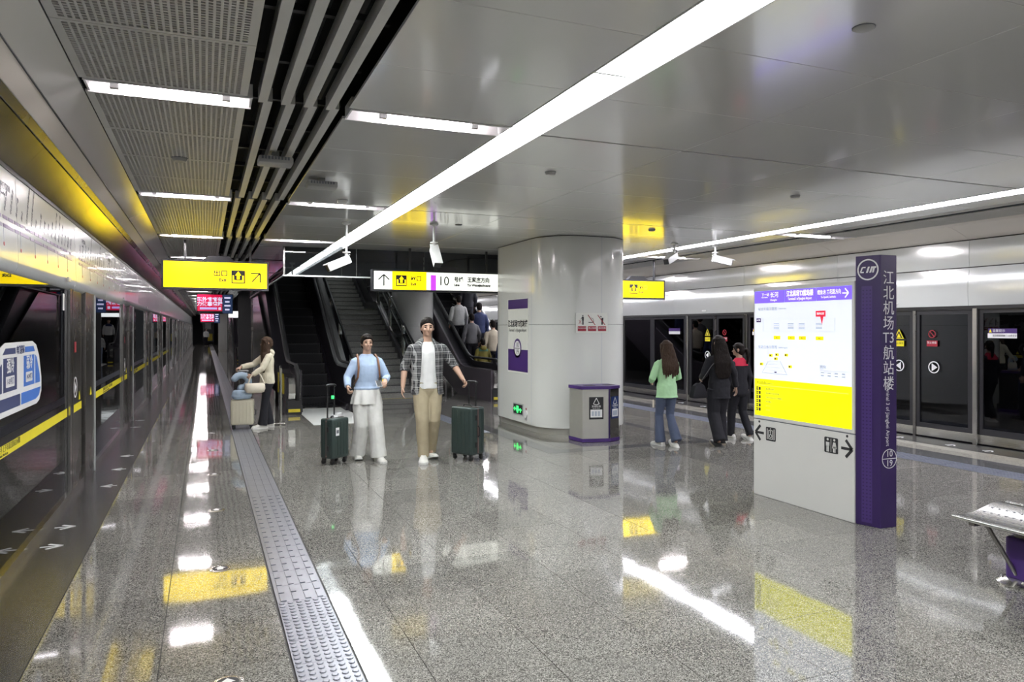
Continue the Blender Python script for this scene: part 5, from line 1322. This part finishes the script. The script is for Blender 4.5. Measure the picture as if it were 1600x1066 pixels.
# ================================================================== luggage
def suitcase(label, loc, rz, w_, d_, h_, m, handle, hm='black_plastic', ribs=5, labelplate=False, group=None):
    g = thing('suitcase', label, 'suitcase', loc, rz, group)
    z0 = .075
    MB().box(-w_ / 2, w_ / 2, -d_ / 2, d_ / 2, z0, h_).build('shell', m, g, bev=.03, smooth=True, seg=3)
    rb = MB()
    for i in range(ribs):
        x = -w_ / 2 + .045 + i * (w_ - .09) / (ribs - 1)
        for e in (-1, 1): rb.box(x - .009, x + .009, e * d_ / 2 - .004, e * d_ / 2 + .004, z0 + .04, h_ - .04)
    for i in range(3):
        y = -d_ / 2 + .05 + i * (d_ - .1) / 2
        for e in (-1, 1): rb.box(e * w_ / 2 - .004, e * w_ / 2 + .004, y - .009, y + .009, z0 + .04, h_ - .04)
    o = rb.build('ribs', m, g, bev=.002)
    zp = MB()
    for e in (-1, 1): zp.box(e * w_ / 2 - .003, e * w_ / 2 + .005, -.012, .012, z0 + .02, h_ - .02)
    zp.box(-w_ / 2, w_ / 2, -.012, .012, h_ - .004, h_ + .004); zp.build('zip', 'copper_trim', g)
    for zz in (z0 + .13, h_ - .13):
        for e in (-1, 1): MB().box(e * (w_ / 2 + .004) - .006, e * (w_ / 2 + .004) + .006, -.05, -.02, zz - .035, zz + .035).build('latch', 'black_plastic', g, bev=.003)
    MB().tube([(w_ / 2 + .005, 0, h_ * .45), (w_ / 2 + .03, 0, h_ * .48), (w_ / 2 + .03, 0, h_ * .62), (w_ / 2 + .005, 0, h_ * .65)], .01, 8).build('side_grip', 'black_plastic', g, smooth=True)
    MB().tube([(-.07, 0, h_), (-.06, 0, h_ + .022), (.06, 0, h_ + .022), (.07, 0, h_)], .01, 8).build('top_grip', 'black_plastic', g, smooth=True)
    hy = d_ / 2 - .04
    for e in (-1, 1): MB().box(e * .06 - .008, e * .06 + .008, hy - .006, hy + .006, h_ - .02, handle - .01).build('handle_tube', hm, g)
    MB().tube([(-.085, hy, handle), (-.06, hy, handle + .012), (.06, hy, handle + .012), (.085, hy, handle)], .014, 10).build('pull_grip', 'black_plastic' if hm != 'stainless' else 'plastic_grey', g, smooth=True)
    for sx in (-1, 1):
        for sy in (-1, 1):
            cx, cy = sx * (w_ / 2 - .04), sy * (d_ / 2 - .035)
            wh = MB().lathe([(.0, -.016), (.026, -.014), (.028, 0), (.026, .014), (0, .016)], (cx, cy + .01, .028), 14, 'x').build('wheel', 'rubber', g, smooth=True)
            MB().box(cx - .02, cx + .02, cy - .018, cy + .022, .04, .08).build('caster_fork', 'black_plastic', wh, bev=.004)
    return g
s1 = suitcase('smaller dark green ribbed suitcase with airline tag at the left of the woman', (1.50, 9.32, 0), R(38), .30, .21, .57, 'case_green', .965)
p = Plate((-.12, -.105 - .006, .36), (1, 0, 0), (0, 0, 1), s1); p.rect(('luggage_label', 'white_print'), .02, .08, .0, .10, .001); p.rect(('label_print', 'ink_grey'), .03, .07, .03, .07, .003); p.flush()
MB().box(-.03, .04, -.02, .03, .575, .60).box(.03, .10, -.03, .0, .58, .625).build('paper_tag', 'white_print', s1)
MB().box(.02, .05, .055, .075, .80, .84).build('green_tag', 'led_green', s1)
suitcase('larger dark green ribbed suitcase with copper zip held by the man in plaid', (3.13, 8.95, 0), R(-62), .36, .26, .68, 'case_green', .985)
suitcase('cream suitcase with steel handle carrying a blue neck pillow', (.585, 13.10, 0), R(-8), .36, .24, .50, 'case_cream', .96, 'stainless', 6)
q = thing('neck_pillow', 'pale blue neck pillow strapped on the handle of the cream suitcase', 'pillow', (.56, 13.02, .80))
MB().tube([(.115 * math.cos(t), -.0, .105 * math.sin(t)) for t in [R(-60 + 300 * i / 16 - 60 + 0) for i in range(17)]], [.03] + [.058] * 15 + [.03], 14).build('pillow', 'pillow_blue', q, smooth='all')
q = thing('folded_jacket', 'pale blue folded jacket lying on top of the cream suitcase', 'jacket', (.57, 13.02, .50))
jm_ = MB().loft([ering((0, .0, .008), .13, .075), ering((0, 0, .06), .165, .09), ering((0, 0, .12), .155, .085), ering((0, 0, .165), .11, .06)]); remesh(jm_, 'cloth', 'pillow_blue', q, .012, 3, .03)

# ================================================================== lettering becomes plain mesh
bpy.context.view_layer.update()
dg = bpy.context.evaluated_depsgraph_get()
for o in TEXTS:
    me = bpy.data.meshes.new_from_object(o.evaluated_get(dg))
    n = bpy.data.objects.new('lettering', me); COL.objects.link(n); n.parent = o.parent; n.matrix_local = o.matrix_local.copy()
    me.materials.clear(); me.materials.append(o.data.materials[0])
for o in TEXTS: bpy.data.objects.remove(o)
